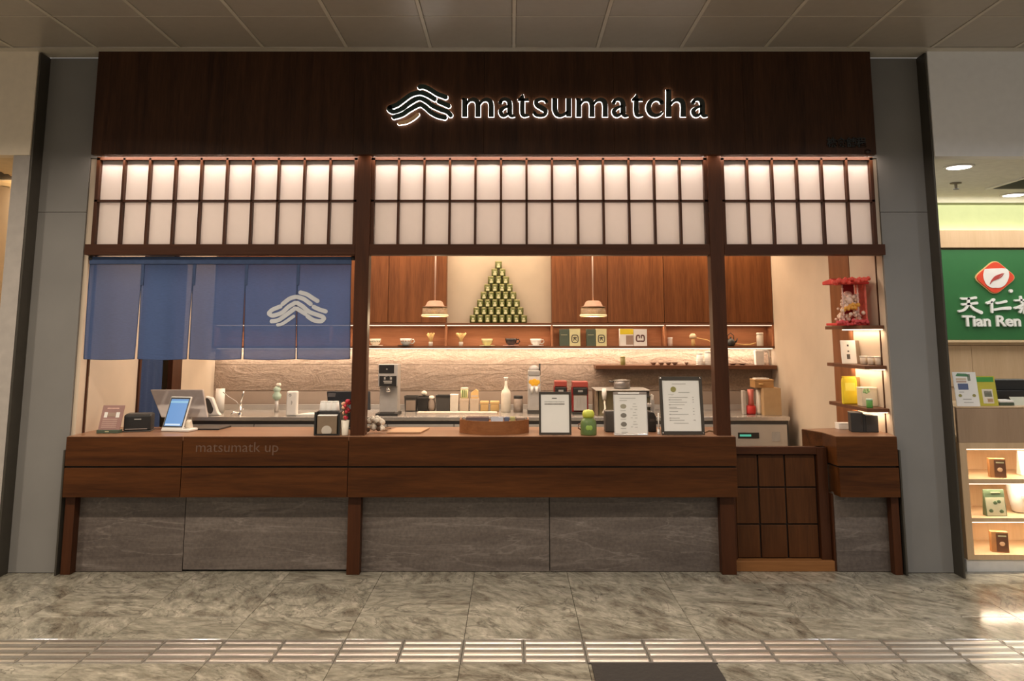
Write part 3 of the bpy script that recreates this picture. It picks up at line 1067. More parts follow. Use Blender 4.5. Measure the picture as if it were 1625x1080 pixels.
# ================================================================== ILLUMINATED SIGN
SY = 5.424


def build_sign():
    global WK
    WK = 1.17
    m = lambda x: [[(x + 4, 155.5, 7), (x + 4, 185, 7.4)], [(x - 0.5, 157.4, 2.6), (x + 4, 156.4, 3.6)],
                   [(x + 6, 166, 3), (x + 11, 159.5, 4), (x + 18, 157.6, 5.5), (x + 23.5, 161, 6.8), (x + 25, 168, 7), (x + 25, 176, 7), (x + 25, 185, 7.4)],
                   [(x + 27, 166, 3), (x + 32, 159.5, 4), (x + 39, 157.6, 5.5), (x + 44.5, 161, 6.8), (x + 46, 168, 7), (x + 46, 176, 7), (x + 46, 185, 7.4)]]
    a = lambda l: [[(l + 4.2, 162.2, 5.6), (l + 6.5, 158.4, 4.6), (l + 12, 156.9, 4.8), (l + 17.4, 160, 6.4), (l + 19, 167, 7), (l + 19, 178, 7), (l + 21.5, 183, 5), (l + 27.5, 183.2, 2.6)],
                   [(l + 18, 167.5, 3), (l + 10, 170.5, 4), (l + 4.5, 175.5, 6), (l + 6.5, 181.6, 5.6), (l + 11.5, 182.6, 4.4), (l + 18, 178, 3)]]
    t = lambda l: [[(l + 8.5, 148.5, 1.6), (l + 8, 154, 5), (l + 8, 160, 6.6), (l + 8, 177, 6.6), (l + 10.5, 182.6, 5.2), (l + 18.5, 182.2, 2.8)],
                   [(l + 1, 158.2, 3.2), (l + 18, 157.6, 3.8)], [(l + 1.6, 158, 2.6), (l + 7, 152.5, 2.4)]]
    s_ = lambda l: [[(l + 21.5, 161, 4.6), (l + 18, 157.6, 4.2), (l + 11.5, 157, 4.2), (l + 5, 160.3, 5.8), (l + 6.5, 166.4, 6.4), (l + 13, 170.4, 6.8), (l + 19.5, 175, 6.4), (l + 18, 181.2, 5.2), (l + 11, 183.2, 4.0), (l + 4.5, 181.6, 4.4), (l + 2, 178.4, 4.2)]]
    u = lambda l: [[(l + 3.6, 155.5, 7), (l + 3.6, 165, 7), (l + 3.8, 174, 7), (l + 7, 181, 6.2), (l + 13, 183, 4.6), (l + 20, 180, 4), (l + 24, 175, 3)], [(l + 25.5, 155.5, 7), (l + 25.5, 184.5, 7.2)], [(l - 0.5, 157.2, 2.6), (l + 4, 156.2, 3.6)]]
    c = lambda l: [[(l + 24.8, 162.6, 5.6), (l + 21.5, 158.6, 4.6), (l + 14.5, 157.2, 4.4), (l + 6.5, 162, 6.4), (l + 3.8, 171, 7), (l + 7.5, 179.6, 6.4), (l + 15, 182.8, 5), (l + 22, 181, 3.8), (l + 26.5, 176.8, 2.6)]]
    h = lambda l: [[(l + 3.8, 141.5, 7), (l + 3.8, 185, 7.4)], [(l - 0.5, 143.6, 2.6), (l + 4, 142.6, 3.6)], [(l + 6, 167, 3), (l + 11.5, 160, 4), (l + 18.5, 157.6, 5.5), (l + 25, 161, 6.8), (l + 27, 168, 7), (l + 27, 176, 7), (l + 27, 185, 7.4)]]
    glyphs = [m(733.5), a(790), t(821), s_(846), u(877), m(914.5), a(970), t(1002), c(1025.5), h(1057.5), a(1096)]
    sg = thing('backlit_wave_sign', 'backlit dark shop lettering with a four-wave emblem on the fascia', 'sign', (0, SY, 0))

    def one(name, strokes, m, cap):
        b, hb = MB(), MB()
        for st in strokes:
            ln = pxs(st, SY)
            round_ = cap or len(st) > 3
            b.stroke(ln, 0, 0.012, n=7, cap=round_ and cap)
            hb.stroke(ln, 0.0125, 0.0205, n=7, cap=True, grow=0.0020)
        o = b.build(name, m, sg)
        hb.build('halo_backer', HALO, o)
        return o

    for g in glyphs:
        b, hb = MB(), MB()
        for st in g:
            ln = pxs(st, SY)
            curved = len(st) > 2
            b.stroke(ln, 0, 0.012, n=7, cap=False)
            if curved:                                   # rounded terminals where a stroke starts in a ball or tail
                for q in (ln[0], ln[-1]):
                    if q[2] > 0.016 and abs(q[1] - at(800, 185, SY).z) > 0.02 and abs(q[1] - at(800, 155.5, SY).z) > 0.012:
                        b.prism([(q[0] + q[2] / 2 * math.cos(k * PI / 8), q[1] + q[2] / 2 * math.sin(k * PI / 8)) for k in range(16)], 0, 0.012)
            hb.stroke(ln, 0.0125, 0.0205, n=7, cap=False, grow=0.0020)
        o = b.build('letter', SIGN_INK, sg)
        hb.build('halo_backer', HALO, o)
    lk = lambda l, wd=6.2: [(600 + x / 6.0185, 120 + y / 6.0185, wd) for x, y in l]
    one('wave', [lk([(397, 106), (440, 104), (500, 132), (560, 170), (600, 186), (645, 203)])], SIGN_GRN, True)
    one('wave', [lk([(112, 300), (180, 275), (245, 228), (315, 180), (400, 160), (470, 182), (540, 222)]), lk([(112, 300), (105, 322), (150, 342), (230, 312), (300, 258), (390, 212), (460, 240), (520, 285), (600, 322), (660, 343), (692, 375)])], SIGN_GRN, True)
    one('wave', [lk([(580, 245), (620, 262), (672, 286)])], SIGN_GRN, True)
    one('wave', [lk([(150, 393), (230, 368), (300, 322), (395, 275), (450, 300), (505, 348), (570, 382), (637, 398)])], SIGN_GRN, True)
    one('wave', [lk([(200, 452), (270, 440), (340, 402), (378, 368)], 4.6)], SIGN_TAN, True)


build_sign()
WK = 1.0
# small raised characters and an oval plate at the fascia's lower corner
sc_ = thing('raised_characters', 'four small black raised characters low on the fascia corner', 'sign', at(1312, 232, 5.446))
text_letters('character', '株食舖程', 0.072, mat('black_raised', (0.008, 0.008, 0.007), 0.5), sc_, (0, 0, 0), extrude=0.004, bold=0.0015, width=0.268)
tag(MB().lathe([(0.0, 0.0), (0.017, 0.0), (0.020, 0.004), (0.0, 0.008)], seg=16).build('oval_plate', mat('dark_red_brown', (0.03, 0.010, 0.006), 0.4), loc=at(1377, 240.5, 5.449)), 'tiny oval dark red plate at the fascia lower corner', 'plate')
ovp = bpy.data.objects['oval_plate']
ovp.rotation_euler = (PI / 2, 0, 0)
ovp.scale = (1.1, 0.8, 1)

# ================================================================== PENDANT LAMPS
def pendant(px, yt, yb, label):
    p = at(px, yb, 6.75)
    r = 0.107
    h = at(px, yt, 6.75).z - p.z
    t = thing('pendant_lamp', label, 'lamp', p, group='amber pendant lamps over the work area')
    MB().lathe([(r, 0.0), (r, 0.012), (r * 0.97, 0.018), (r * 0.93, h * 0.60), (r * 0.90, h * 0.60), (r * 0.92, 0.02), (r * 0.94, 0.004), (r, 0.0)], seg=28).build('shade', AMBER, t)
    MB().lathe([(r * 0.98, h * 0.58), (r * 0.72, h * 0.66), (r * 0.58, h * 0.92), (r * 0.42, h), (0.006, h * 1.02)], seg=28).build('cap', mat('clay_cap', (0.33, 0.18, 0.105), 0.6, noise=0.1), t)
    MB().lathe([(r * 1.0, -0.006), (r * 1.04, -0.002), (r * 1.04, 0.008), (r * 0.99, 0.012)], seg=28).build('rim', mat('lamp_rim', (0.80, 0.62, 0.36), 0.4, emis=0.35, ecol=(1, 0.75, 0.4)), t)
    MB().tube([(0, 0, h), (0, 0, 2.65 - p.z)], 0.0065, 8).build('cord', mat('cord', (0.72, 0.50, 0.38), 0.6), t)
    MB().ball((0, 0, 0.020), 0.030, sz=0.9).build('bulb', BULB, t)
    l = bpy.data.lights.new('pendant_bulb', 'POINT')
    l.energy = 5
    l.color = (1, 0.76, 0.45)
    l.shadow_soft_size = 0.03
    o = bpy.data.objects.new('pendant_bulb', l)
    o.location = p + Vector((0, 0, -0.035))
    COL.objects.link(o)


pendant(690, 477, 501, 'amber pendant lamp hanging beside the plaster panel and its tins')
pendant(941.5, 477, 501, 'amber pendant lamp hanging in front of the cabinet with green boxes')

# ================================================================== TIN PYRAMID
ORD = ['topmost', 'second', 'third', 'fourth', 'fifth', 'sixth', 'seventh', 'bottom']
NTH = ['first', 'second', 'third', 'fourth', 'fifth', 'sixth', 'seventh', 'eighth']
tw = 11.35 * 8.07 / F
th = 0.0755
tin0 = thing('tea_tin', '', 'tin', (0, 0, 0), group='green tea tins of the pyramid')
MB().lathe([(0.030, 0), (0.0335, 0.002), (0.0335, 0.058), (0.031, 0.060)], seg=18).build('body', GREENT, tin0)
MB().lathe([(0.0335, 0.0605), (0.0345, 0.062), (0.0345, 0.072), (0.031, 0.0745), (0.0, 0.0745)], seg=18).build('lid', TINLID, tin0)
lb = MB()
for k in range(6):
    a0, a1 = [-PI / 2 + 0.50 * (q / 6 - 0.5) * 2 for q in (k, k + 1)]
    R = 0.0340
    for za, zb, wk in ((0.010, 0.030, 1.0), (0.033, 0.048, 0.62)):
        lb.add([(R * math.cos(-PI / 2 + (a0 + PI / 2) * wk), R * math.sin(-PI / 2 + (a0 + PI / 2) * wk), za), (R * math.cos(-PI / 2 + (a1 + PI / 2) * wk), R * math.sin(-PI / 2 + (a1 + PI / 2) * wk), za),
                (R * math.cos(-PI / 2 + (a1 + PI / 2) * wk), R * math.sin(-PI / 2 + (a1 + PI / 2) * wk), zb), (R * math.cos(-PI / 2 + (a0 + PI / 2) * wk), R * math.sin(-PI / 2 + (a0 + PI / 2) * wk), zb)], [(0, 1, 2, 3)])
lb.build('paper_label', TINLBL, tin0)
cxp = at(791, 470, 8.07).x
first = True
for r in range(8):
    n = r + 1
    for k in range(n):
        o = tin0 if first else copy_tree(tin0)
        first = False
        o.location = (cxp + (k - (n - 1) / 2) * tw, 8.072, Zc0 + 0.0005 + (7 - r) * th)
        place = ('topmost tin of the green tea tin pyramid' if r == 0 else
                 '%s green tin from its start in the %s row of the pyramid' % (NTH[k] if k < n - 1 else 'last', ORD[r]))
        o['label'] = place

# ================================================================== NICHE: cups, whisks, boxes
ZN = 1.4165


def cup(x, w_, body, saucer, label, handle=True, hgt=None, sw=1.35, name='teacup', y=8.05):
    p = at(x, 548, y)
    p.z = ZN
    t = thing(name, label, 'cup', p, group='cups shown in the lit niche')
    r = w_ * y / F / 2
    h = hgt or r * 1.25
    MB().lathe([(0, 0), (r * sw, 0.004), (r * sw, 0.008), (r * 0.6, 0.007), (0, 0.007)], seg=22).build('saucer', saucer, t)
    MB().lathe([(r * 0.5, 0.0075), (r * 0.55, 0.014), (r * 0.8, h * 0.35), (r * 0.97, h * 0.75), (r, h), (r * 0.93, h), (r * 0.88, h * 0.7), (r * 0.5, 0.02), (0, 0.018)], seg=22).build('bowl', body, t)
    if handle:
        MB().tube([(r * 0.9, 0, h * 0.85), (r * 1.3, 0, h * 0.86), (r * 1.42, 0, h * 0.62), (r * 1.2, 0, h * 0.36), (r * 0.8, 0, h * 0.32)], r * 0.1, 7).build('handle', body, t)
    return t


def bowl_prints(t, w_, m):
    r = w_ * 8.05 / F / 2
    b = MB()
    for a in (-2.3, -1.9, -1.45, -1.0, -0.6):
        b.ball((r * 0.93 * math.cos(a), r * 0.93 * math.sin(a), r * 0.85), r * 0.16, seg=6, rings=4)
    b.build('painted_flower', m, t)


c1 = cup(595.5, 18, CREAM, CREAM, 'cream tea bowl with painted flowers nearest the post', False)
bowl_prints(c1, 18, mat('sage_print', (0.40, 0.42, 0.33), 0.5))
c2 = cup(644, 19, WHITE, BLACK, 'white painted tea bowl on a black saucer', True)
bowl_prints(c2, 19, mat('rust_print', (0.50, 0.36, 0.28), 0.5))
cup(773, 18, mat('straw_glaze', (0.66, 0.58, 0.30), 0.35), YGREEN, 'straw yellow teacup on a pale yellow saucer', False)
cup(811, 19, mat('black_glaze', (0.035, 0.028, 0.026), 0.25), PINK, 'black glazed teacup on a pinkish saucer')
cup(850.5, 18, WHITE, WHITE, 'plain white teacup and saucer beside the niche divider')


def whisk(x, label, splay):
    p = at(x, 548, 8.06)
    p.z = ZN
    t = thing('tea_whisk', label, 'whisk', p, group='bamboo tea whisks in the niche')
    MB().lathe([(0.021, 0), (0.021, 0.038), (0.017, 0.042), (0, 0.042)], seg=12).build('stand', CREAM, t)
    b = MB()
    rs = random.Random(int(x))
    for k in range(14):
        a = 2 * PI * k / 14
        q = rs.uniform(0.8, 1.25) * splay
        b.tube([(0.010 * math.cos(a), 0.010 * math.sin(a), 0.040), (0.016 * math.cos(a), 0.014 * math.sin(a), 0.075), (0.034 * q * math.cos(a), 0.018 * math.sin(a), 0.118 + rs.uniform(-.008, .010))], [0.0045, 0.006, 0.0075], 5)
    b.build('bristles', BAMBOO, t)


whisk(683.5, 'upright bamboo tea whisk beside the first niche divider', 0.95)
whisk(731.5, 'wide splayed bamboo tea whisk next to the yellow cup', 1.25)


def tea_box(x0, x1, yt, m, label, mark=None, group='tea boxes shown in the niche', top=None, stripe=None):
    p, w_, h = fit(x0, x1, yt, 549, Y=8.03)
    p.z = ZN
    h = at(x0, yt, 8.03).z - ZN
    t = thing('tea_box', label, 'box', p, group=group)
    MB().box(-w_ / 2, w_ / 2, 0, 0.075, 0, h).build('carton', m, t, 0.001)
    if top:
        MB().box(-w_ / 2 + 0.0004, w_ / 2 - 0.0004, -0.0012, 0.0, h * 0.68, h - 0.001).build('colour_band', top, t)
    if stripe:
        MB().box(-w_ * 0.36, w_ * 0.30, -0.0012, 0, h * 0.65, h * 0.675).build('printed_line', stripe, t)
    if mark == 'seal':
        b = MB()
        a = w_ * 0.30
        z = h * 0.42
        ring = [(a * sx, z + a * 1.15 * sz, a * 0.30) for sx, sz in ((-1, 0), (-0.8, 0.85), (0, 1), (0.8, 0.85), (1, 0), (0.8, -0.85), (0, -1), (-0.8, -0.85), (-1, 0))]
        b.stroke(ring, -0.0015, 0, n=4)
        b.stroke([(-a * 0.5, z + a * 0.3, a * 0.3), (a * 0.5, z + a * 0.3, a * 0.3)], -0.0015, 0)
        b.stroke([(0, z + a * 0.5, a * 0.3), (-a * 0.4, z - a * 0.5, a * 0.25)], -0.0015, 0)
        b.stroke([(0, z + a * 0.1, a * 0.3), (a * 0.45, z - a * 0.5, a * 0.25)], -0.0015, 0)
        b.build('printed_seal', INK, t)
    if mark == 'leaf':
        b = MB()
        a = w_ * 0.20
        z = h * 0.45
        for sx in (-1, 1):
            b.stroke([(sx * a * 0.2, z - a, a * 0.5), (sx * a * 1.4, z - a * 0.9, a * 0.5), (sx * a * 1.35, z + a * 0.9, a * 0.55), (sx * a * 0.45, z + a * 1.1, a * 0.5), (sx * a * 0.4, z + a * 0.2, a * 0.4)], -0.0015, 0, n=4)
        b.build('printed_mark', mat('plum_print', (0.13, 0.06, 0.05), 0.7), t)
    if mark == 'photo':
        MB().box(-w_ * 0.05, w_ * 0.48, -0.0013, 0, h * 0.08, h * 0.62).build('printed_picture', mat('taupe_print', (0.36, 0.25, 0.19), 0.7), t)
    return t


tea_box(888, 903.5, 522, GREEND, 'dark green tea box at the far end of the box row', stripe=TINLBL)
tea_box(904, 921, 521.5, YGREEN, 'pale yellow-green tea box with dark round seal, next to the first dark box', 'seal')
tea_box(931, 945.5, 522, GREEND, 'dark green tea box standing third in the box row', stripe=TINLBL)
tea_box(946, 963, 521.5, YGREEN, 'pale yellow-green tea box with dark seal, fourth in the box row', 'seal')
tea_box(984, 1005.5, 521.5, WHITEP, 'white tea box with yellow top band and brown picture', 'photo', top=YELLOW)
tea_box(1006, 1027, 522, WHITEP, 'white tea box with a plum coloured double mark', 'leaf')


def canister(name, label, cat, p, r, h, m, lid=None, lidh=0.25, group=None, seg=18):
    t = thing(name, label, cat, p, group=group)
    MB().lathe([(r * 0.93, 0), (r, 0.004), (r, h * (1 - lidh)), (r * 0.95, h * (1 - lidh) + 0.001)], seg=seg).build('body', m, t)
    MB().lathe([(r * 0.97, h * (1 - lidh) + 0.0015), (r * 1.03, h * (1 - lidh) + 0.003), (r * 1.03, h * 0.97), (r * 0.9, h), (0, h)], seg=seg).build('lid', lid or m, t)
    return t


p = at(1063.5, 548, 8.06); p.z = ZN
canister('ceramic_jar', 'small pinkish white ceramic jar with wide lid in the niche', 'jar', p, 0.024, 0.083, mat('blush', (0.70, 0.55, 0.46), 0.5), WHITE)
p = at(1206.5, 548, 8.06); p.z = ZN
canister('tea_canister', 'tall cream tea canister at the end of the niche', 'canister', p, 0.033, 0.128, CREAM, CREAM, 0.18)
# little mushroom lamp and bamboo scoops
p = at(1100, 548, 8.05); p.z = ZN
t = thing('mushroom_whisk', 'little mushroom shaped wooden whisk shaper in the niche', 'ornament', p)
MB().lathe([(0.020, 0), (0.018, 0.045), (0.014, 0.075), (0, 0.076)], seg=14).build('stem', BAMBOO, t)
MB().lathe([(0.010, 0.070), (0.036, 0.078), (0.034, 0.100), (0.018, 0.118), (0, 0.122)], seg=18).build('cap', mat('pale_wood', (0.78, 0.58, 0.36), 0.5), t)
tag(MB().tube([(0, 0, 0.078), (0.10, 0, 0.058), (0.19, -0.01, 0.012), (0.26, -0.01, 0.0065)], 0.0055, 6).build('bamboo_scoop', BAMBOO, loc=p + Vector((0.045, 0.03, 0))), 'long thin bamboo scoop leaning beside the mushroom shaped whisk shaper', 'scoop')
p2 = at(1165, 548, 8.05); p2.z = ZN
tag(MB().tube([(0, 0, 0.02), (0.08, 0, 0.012), (0.14, 0, 0.012), (0.20, 0, 0.030)], [0.006, 0.009, 0.010, 0.006], 6).build('bamboo_ladle', BAMBOO, loc=p2 + Vector((0.02, 0.02, 0))), 'short bamboo ladle lying behind the black kettle', 'ladle')
p = at(1160, 548, 8.04); p.z = ZN
t = thing('black_kettle', 'small black iron kettle with hooped handle in the niche', 'kettle', p)
MB().lathe([(0.026, 0), (0.040, 0.010), (0.044, 0.035), (0.030, 0.062), (0.012, 0.070), (0.008, 0.085), (0, 0.088)], seg=18).build('body', BLACK, t)
MB().tube([(0.035, 0, 0.03), (0.058, 0, 0.05), (0.064, 0, 0.075)], [0.010, 0.007, 0.005], 8).build('spout', BLACK, t)
MB().tube([(-0.028, 0, 0.06), (-0.030, 0, 0.10), (0, 0, 0.125), (0.030, 0, 0.10), (0.028, 0, 0.06)], 0.0045, 7).build('handle', BLACK, t)

# ---- on the long wall shelf
ZS = 1.2365


def onshelf(px, y=8.0):
    q = at(px, 579, y)
    q.z = ZS
    return q


canister('olive_tin', 'olive tea tin standing alone on the long wall shelf', 'tin', onshelf(988.5), 0.0245, 0.083, mat('olive_tin', (0.20, 0.17, 0.045), 0.4), mat('olive_lid', (0.26, 0.22, 0.07), 0.4), 0.2)
DISHM = mat('brown_glaze', (0.16, 0.085, 0.055), 0.3)
ds = [(1023 + 14, 'first'), (1049.5, 'second'), (1061, 'third'), (1071, 'fourth'), (1089.5, 'fifth')]
for px, nth in ds:
    r = 0.033 if px < 1080 else 0.022
    t = tag(MB().lathe([(r * 0.45, 0), (r * 0.5, 0.008), (r, 0.026), (r * 0.94, 0.027), (r * 0.45, 0.012), (0, 0.010)], seg=16).build('sauce_dish', DISHM, loc=onshelf(px)),
            nth + ' small brown glazed dish counted from the olive tin', 'dish', 'small brown dishes on the long shelf')
for k, px in enumerate((1163, 1178)):
    tag(MB().lathe([(0.02, 0), (0.024, 0.006), (0.044, 0.017), (0.041, 0.018), (0.02, 0.009), (0, 0.008)], seg=16).build('flat_dish', DISHM, loc=onshelf(px)),
        ('flat brown dish just past the post on the long shelf', 'flat brown dish beside the white bracket on the long shelf')[k], 'dish', 'flat brown dishes on the long shelf')
for k, (px, h) in enumerate(((1111, 0.115), (1124, 0.130))):
    cs = thing('paper_cup', ('shorter stack of white paper cups on the long shelf', 'taller stack of white paper cups against the post')[k], 'cup', onshelf(px, 7.99), group='white paper cups on the long shelf')
    MB().lathe([(0.036, 0), (0.030, h * 0.86)], seg=18).build('cup_wall', WHITE, cs)
    for j in range(3):
        MB().lathe([(0.0375, 0.004 + 0.016 * j), (0.0395, 0.006 + 0.016 * j), (0.0375, 0.010 + 0.016 * j)], seg=18).build('rim', WHITE, cs)
    MB().lathe([(0.030, h * 0.86), (0.028, h), (0, h)], seg=18).build('cup_base', WHITE, cs)
q = onshelf(1209)
t = thing('white_stand', 'white arched kitchen scale stand at the end of the long shelf', 'stand', q)
MB().box(-0.060, 0.020, -0.02, 0.05, 0, 0.135).build('block', mat('white_matte', (0.66, 0.60, 0.54), 0.6), t, 0.004)
MB().tube([(-0.05, 0.01, 0.140), (0.055, 0.01, 0.140), (0.075, 0.01, 0.125), (0.080, 0.01, 0.0)], 0.010, 8).build('arch', WHITE, t)

# ================================================================== BACK COUNTER THINGS
ZB = BT + 0.0005


def bfit(x0, x1, yt, yb):
    p, w_, h = fit(x0, x1, yt, max(yb, 652.5), z=ZB)
    p.y = min(p.y, 8.0)
    return p, w_, h


# hot water dispenser
p, w_, h = bfit(598, 631, 577.5, 659)
t = thing('water_dispenser', 'tall silver hot water dispenser with black panels behind the post', 'dispenser', p)
MB().box(-w_ / 2 + 0.012, w_ / 2 - 0.012, 0.055, 0.24, 0.02, h * 0.99).build('column', SILVER, t, 0.004)
MB().box(-w_ / 2 + 0.004, w_ / 2 - 0.006, 0.0, 0.07, h * 0.56, h).build('head', SILVER, t, 0.005)
MB().box(-w_ / 2 + 0.010, w_ / 2 - 0.040, -0.003, 0.0, h * 0.82, h * 0.985).build('control_panel', BLACK, t)
MB().box(-w_ / 2 + 0.016, w_ / 2 - 0.016, -0.004, 0.0, h * 0.565, h * 0.77).build('brand_panel', BLACK, t)
b = MB()
for (za, zb, xa, xb) in ((0.70, 0.745, -0.035, -0.022), (0.70, 0.745, 0.018, 0.036), (0.655, 0.675, -0.040, 0.036), (0.625, 0.642, -0.034, 0.034), (0.76, 0.768, -0.028, -0.006), (0.76, 0.768, 0.012, 0.03)):
    b.box(xa, xb, -0.0055, -0.004, h * za, h * zb)
b.build('printed_marks', INKG, t)
MB().ball((-0.012, -0.004, h * 0.90), 0.007, seg=8, rings=5).build('button', GREY, t)
MB().lathe([(0.017, 0), (0.020, 0.02), (0.012, 0.035), (0.012, 0.05)], 0, 0.02, 14).build('tap', CHROME, t, loc=(0, 0, h * 0.56 - 0.05))
MB().lathe([(0.040, 0), (0.040, h * 0.36), (0.035, h * 0.37), (0, h * 0.37)], 0.004, 0.10, 18).build('urn', STEEL, t, loc=(0, 0, 0.03))
MB().box(-w_ / 2 - 0.008, w_ / 2 + 0.004, -0.035, 0.24, 0.0, 0.020).build('base', BLACK, t, 0.003)
MB().box(-w_ / 2 + 0.03, w_ / 2 - 0.03, -0.02, 0.05, 0.020, 0.030).build('drip_grille', DARK, t)

# bins, jug, canisters along the wall
def bin_(x0, x1, yt, yb, m, rim, label, name='storage_bin', front=None):
    p, w_, h = bfit(x0, x1, yt, yb)
    t = thing(name, label, 'bin', p, group='dark bins on the back counter')
    a, c = w_ / 2 * 0.86, w_ / 2
    mb = MB()
    for sgn in (0,):
        vs = [(-a, 0.01, 0), (a, 0.01, 0), (a, 0.11, 0), (-a, 0.11, 0), (-c, 0, h), (c, 0, h), (c, 0.12, h), (-c, 0.12, h),
              (-c * .9, 0.008, h), (c * .9, 0.008, h), (c * .9, 0.112, h), (-c * .9, 0.112, h), (-a * .9, 0.016, 0.01), (a * .9, 0.016, 0.01), (a * .9, 0.10, 0.01), (-a * .9, 0.10, 0.01)]
        fs = [(0, 3, 2, 1), (0, 1, 5, 4), (1, 2, 6, 5), (2, 3, 7, 6), (3, 0, 4, 7), (4, 5, 9, 8), (5, 6, 10, 9), (6, 7, 11, 10), (7, 4, 8, 11), (8, 9, 13, 12), (9, 10, 14, 13), (10, 11, 15, 14), (11, 8, 12, 15), (12, 13, 14, 15)]
        mb.add(vs, fs)
    mb.build('tub', m, t)
    MB().box(-c, c, -0.005, 0.0, h - 0.018, h).build('rim', rim, t, 0.001)
    if front:
        MB().box(-a * 0.8, a * 0.95, -0.006, -0.001, 0.008, h * 0.72).build('front_plate', front, t)
    return t


bin_(641, 661, 628, 652, DARK, DARK, 'dark bin with a taupe front plate beside the water dispenser', front=mat('taupe', (0.36, 0.28, 0.22), 0.6))
bin_(661.5, 679, 629, 652, BLACK, DARK, 'black bag lined bin in the middle of the dark bins')
bin_(691, 714, 627, 652, DARK, BLACK, 'dark grey bin with black rim beside the tall white canister')
p, w_, h = bfit(678, 690, 631, 652)
t = thing('milk_jug', 'taupe rounded jug standing between the dark bins', 'jug', p)
MB().lathe([(0.030, 0), (0.038, 0.03), (0.038, h * 0.6), (0.026, h * 0.82), (0.028, h * 0.9)], 0, 0.045, 16).build('body', mat('taupe', (0.36, 0.28, 0.22), 0.6), t)
MB().lathe([(0.030, h * 0.9), (0.031, h), (0.018, h * 1.12), (0, h * 1.14)], 0, 0.045, 14).build('lid', CREAM, t)
t = tag(MB().ball((0, 0.05, 0.028), 0.028, sz=0.9).build('cloth_ball', CREAM, loc=(at(672, 627.5, p.y).x, p.y + 0.012, ZB + bfit(661.5, 679, 629, 652)[2] - 0.001)), 'cream scrunched cloth resting on top of the dark bins', 'cloth')
p, w_, h = bfit(714, 727, 625.5, 652)
t = thing('square_canister', 'tall square ivory canister on the back counter', 'canister', p)
MB().box(-w_ / 2, w_ / 2, 0, 0.08, 0, h * 0.93).build('body', CREAM, t, 0.004)
MB().box(-w_ / 2 - 0.001, w_ / 2 + 0.001, -0.001, 0.081, h * 0.932, h).build('lid', WHITE, t, 0.003)
for k, (x0, x1, yt, label) in enumerate(((729.5, 743.5, 632, 'square beige paper box under the green striped can'), (746, 759.5, 632, 'square beige paper box under the slanted kraft bag'))):
    p, w_, h = bfit(x0, x1, yt, 652)
    t = thing('beige_box', label, 'box', p, group='beige boxes on the back counter')
    MB().box(-w_ / 2, w_ / 2, 0, 0.08, 0, h * 0.82).build('carton', BEIGE, t, 0.002)
    MB().box(-w_ / 2 - 0.0015, w_ / 2 + 0.0015, -0.0015, 0.0815, h * 0.80, h).build('lid', BEIGE, t, 0.002)
    if k == 0:
        g = canister('striped_can', 'green and cream striped can on top of a beige box', 'can', p + Vector((0, 0.04, h + 0.0005)), 0.036, 0.098, YGREEN, CREAM, 0.16)
        b = MB()
        for a in (-2.05, -1.57, -1.1):
            b.box(0.0365 * math.cos(a) - 0.005, 0.0365 * math.cos(a) + 0.005, 0.0365 * math.sin(a) - 0.002, 0.0365 * math.sin(a) + 0.001, 0.010, 0.076)
        b.build('green_stripes', mat('bamboo_green', (0.13, 0.20, 0.05), 0.5), g)
    else:
        q = thing('kraft_bag', 'slanted kraft paper bag on top of a beige box', 'bag', p + Vector((0, 0.01, h + 0.0005)))
        MB().prism([(-0.036, 0), (0.036, 0), (0.036, 0.068), (0.012, 0.085), (-0.036, 0.05)], 0, 0.06).build('bag', BAMBOO, q, 0.002)
        MB().box(-0.030, 0.030, -0.002, 0, 0.012, 0.030).build('sticker', BEIGE, q)
for x0, x1, label in ((761.5, 775.5, 'ochre lidded tub next to the beige paper boxes'), (777.5, 792.5, 'ochre lidded tub next to the white bottle')):
    p, w_, h = bfit(x0, x1, 636.5, 652)
    t = thing('lidded_tub', label, 'tub', p, group='ochre tubs on the back counter')
    MB().box(-w_ / 2 + 0.004, w_ / 2 - 0.004, 0.004, 0.085, 0, h * 0.72).build('tub', OCHRE, t, 0.006)
    MB().box(-w_ / 2, w_ / 2, 0, 0.089, h * 0.72, h).build('lid', mat('ochre_lid', (0.70, 0.47, 0.20), 0.45), t, 0.006)
p, w_, h = fit(664, 789, 650.5, 654.5, z=ZB)
tag(MB().box(-w_ / 2, w_ / 2, -0.10, 0.02, 0, 0.014).build('serving_board', mat('pale_pink_board', (0.74, 0.60, 0.49), 0.5), loc=(p.x, p.y - 0.03, ZB), bevel=0.003), 'long pale pink board in front of the tubs and boxes', 'board')
p, w_, h = fit(795, 810.5, 598.5, 654, z=ZB)
t = thing('white_bottle', 'tall white bottle with slender neck and flared top', 'bottle', p)
r = w_ / 2
MB().lathe([(r * 0.9, 0), (r, 0.006), (r, h * 0.52), (r * 0.86, h * 0.60), (r * 0.40, h * 0.68), (r * 0.28, h * 0.78), (r * 0.24, h * 0.90)], 0, r, 20).build('body', CREAM, t)
MB().lathe([(r * 0.24, h * 0.9), (r * 0.30, h * 0.94), (r * 0.50, h * 0.985), (r * 0.44, h), (0, h)], 0, r, 16).build('stopper', WHITE, t)
p, w_, h = fit(815, 830, 628, 654, z=ZB)
t = thing('glass_jar', 'clear glass jar with black lid and pale contents', 'jar', p)
r = w_ / 2
MB().lathe([(r, 0), (r, h * 0.80), (r * 0.96, h * 0.82)], 0, r, 18).build('jar', mat('smoky_jar', (0.50, 0.40, 0.33), 0.15, noise=0.15, nscale=30), t)
MB().lathe([(r * 0.98, h * 0.82), (r * 0.98, h * 0.97), (r * 0.9, h), (0, h)], 0, r, 18).build('lid', BLACK, t)
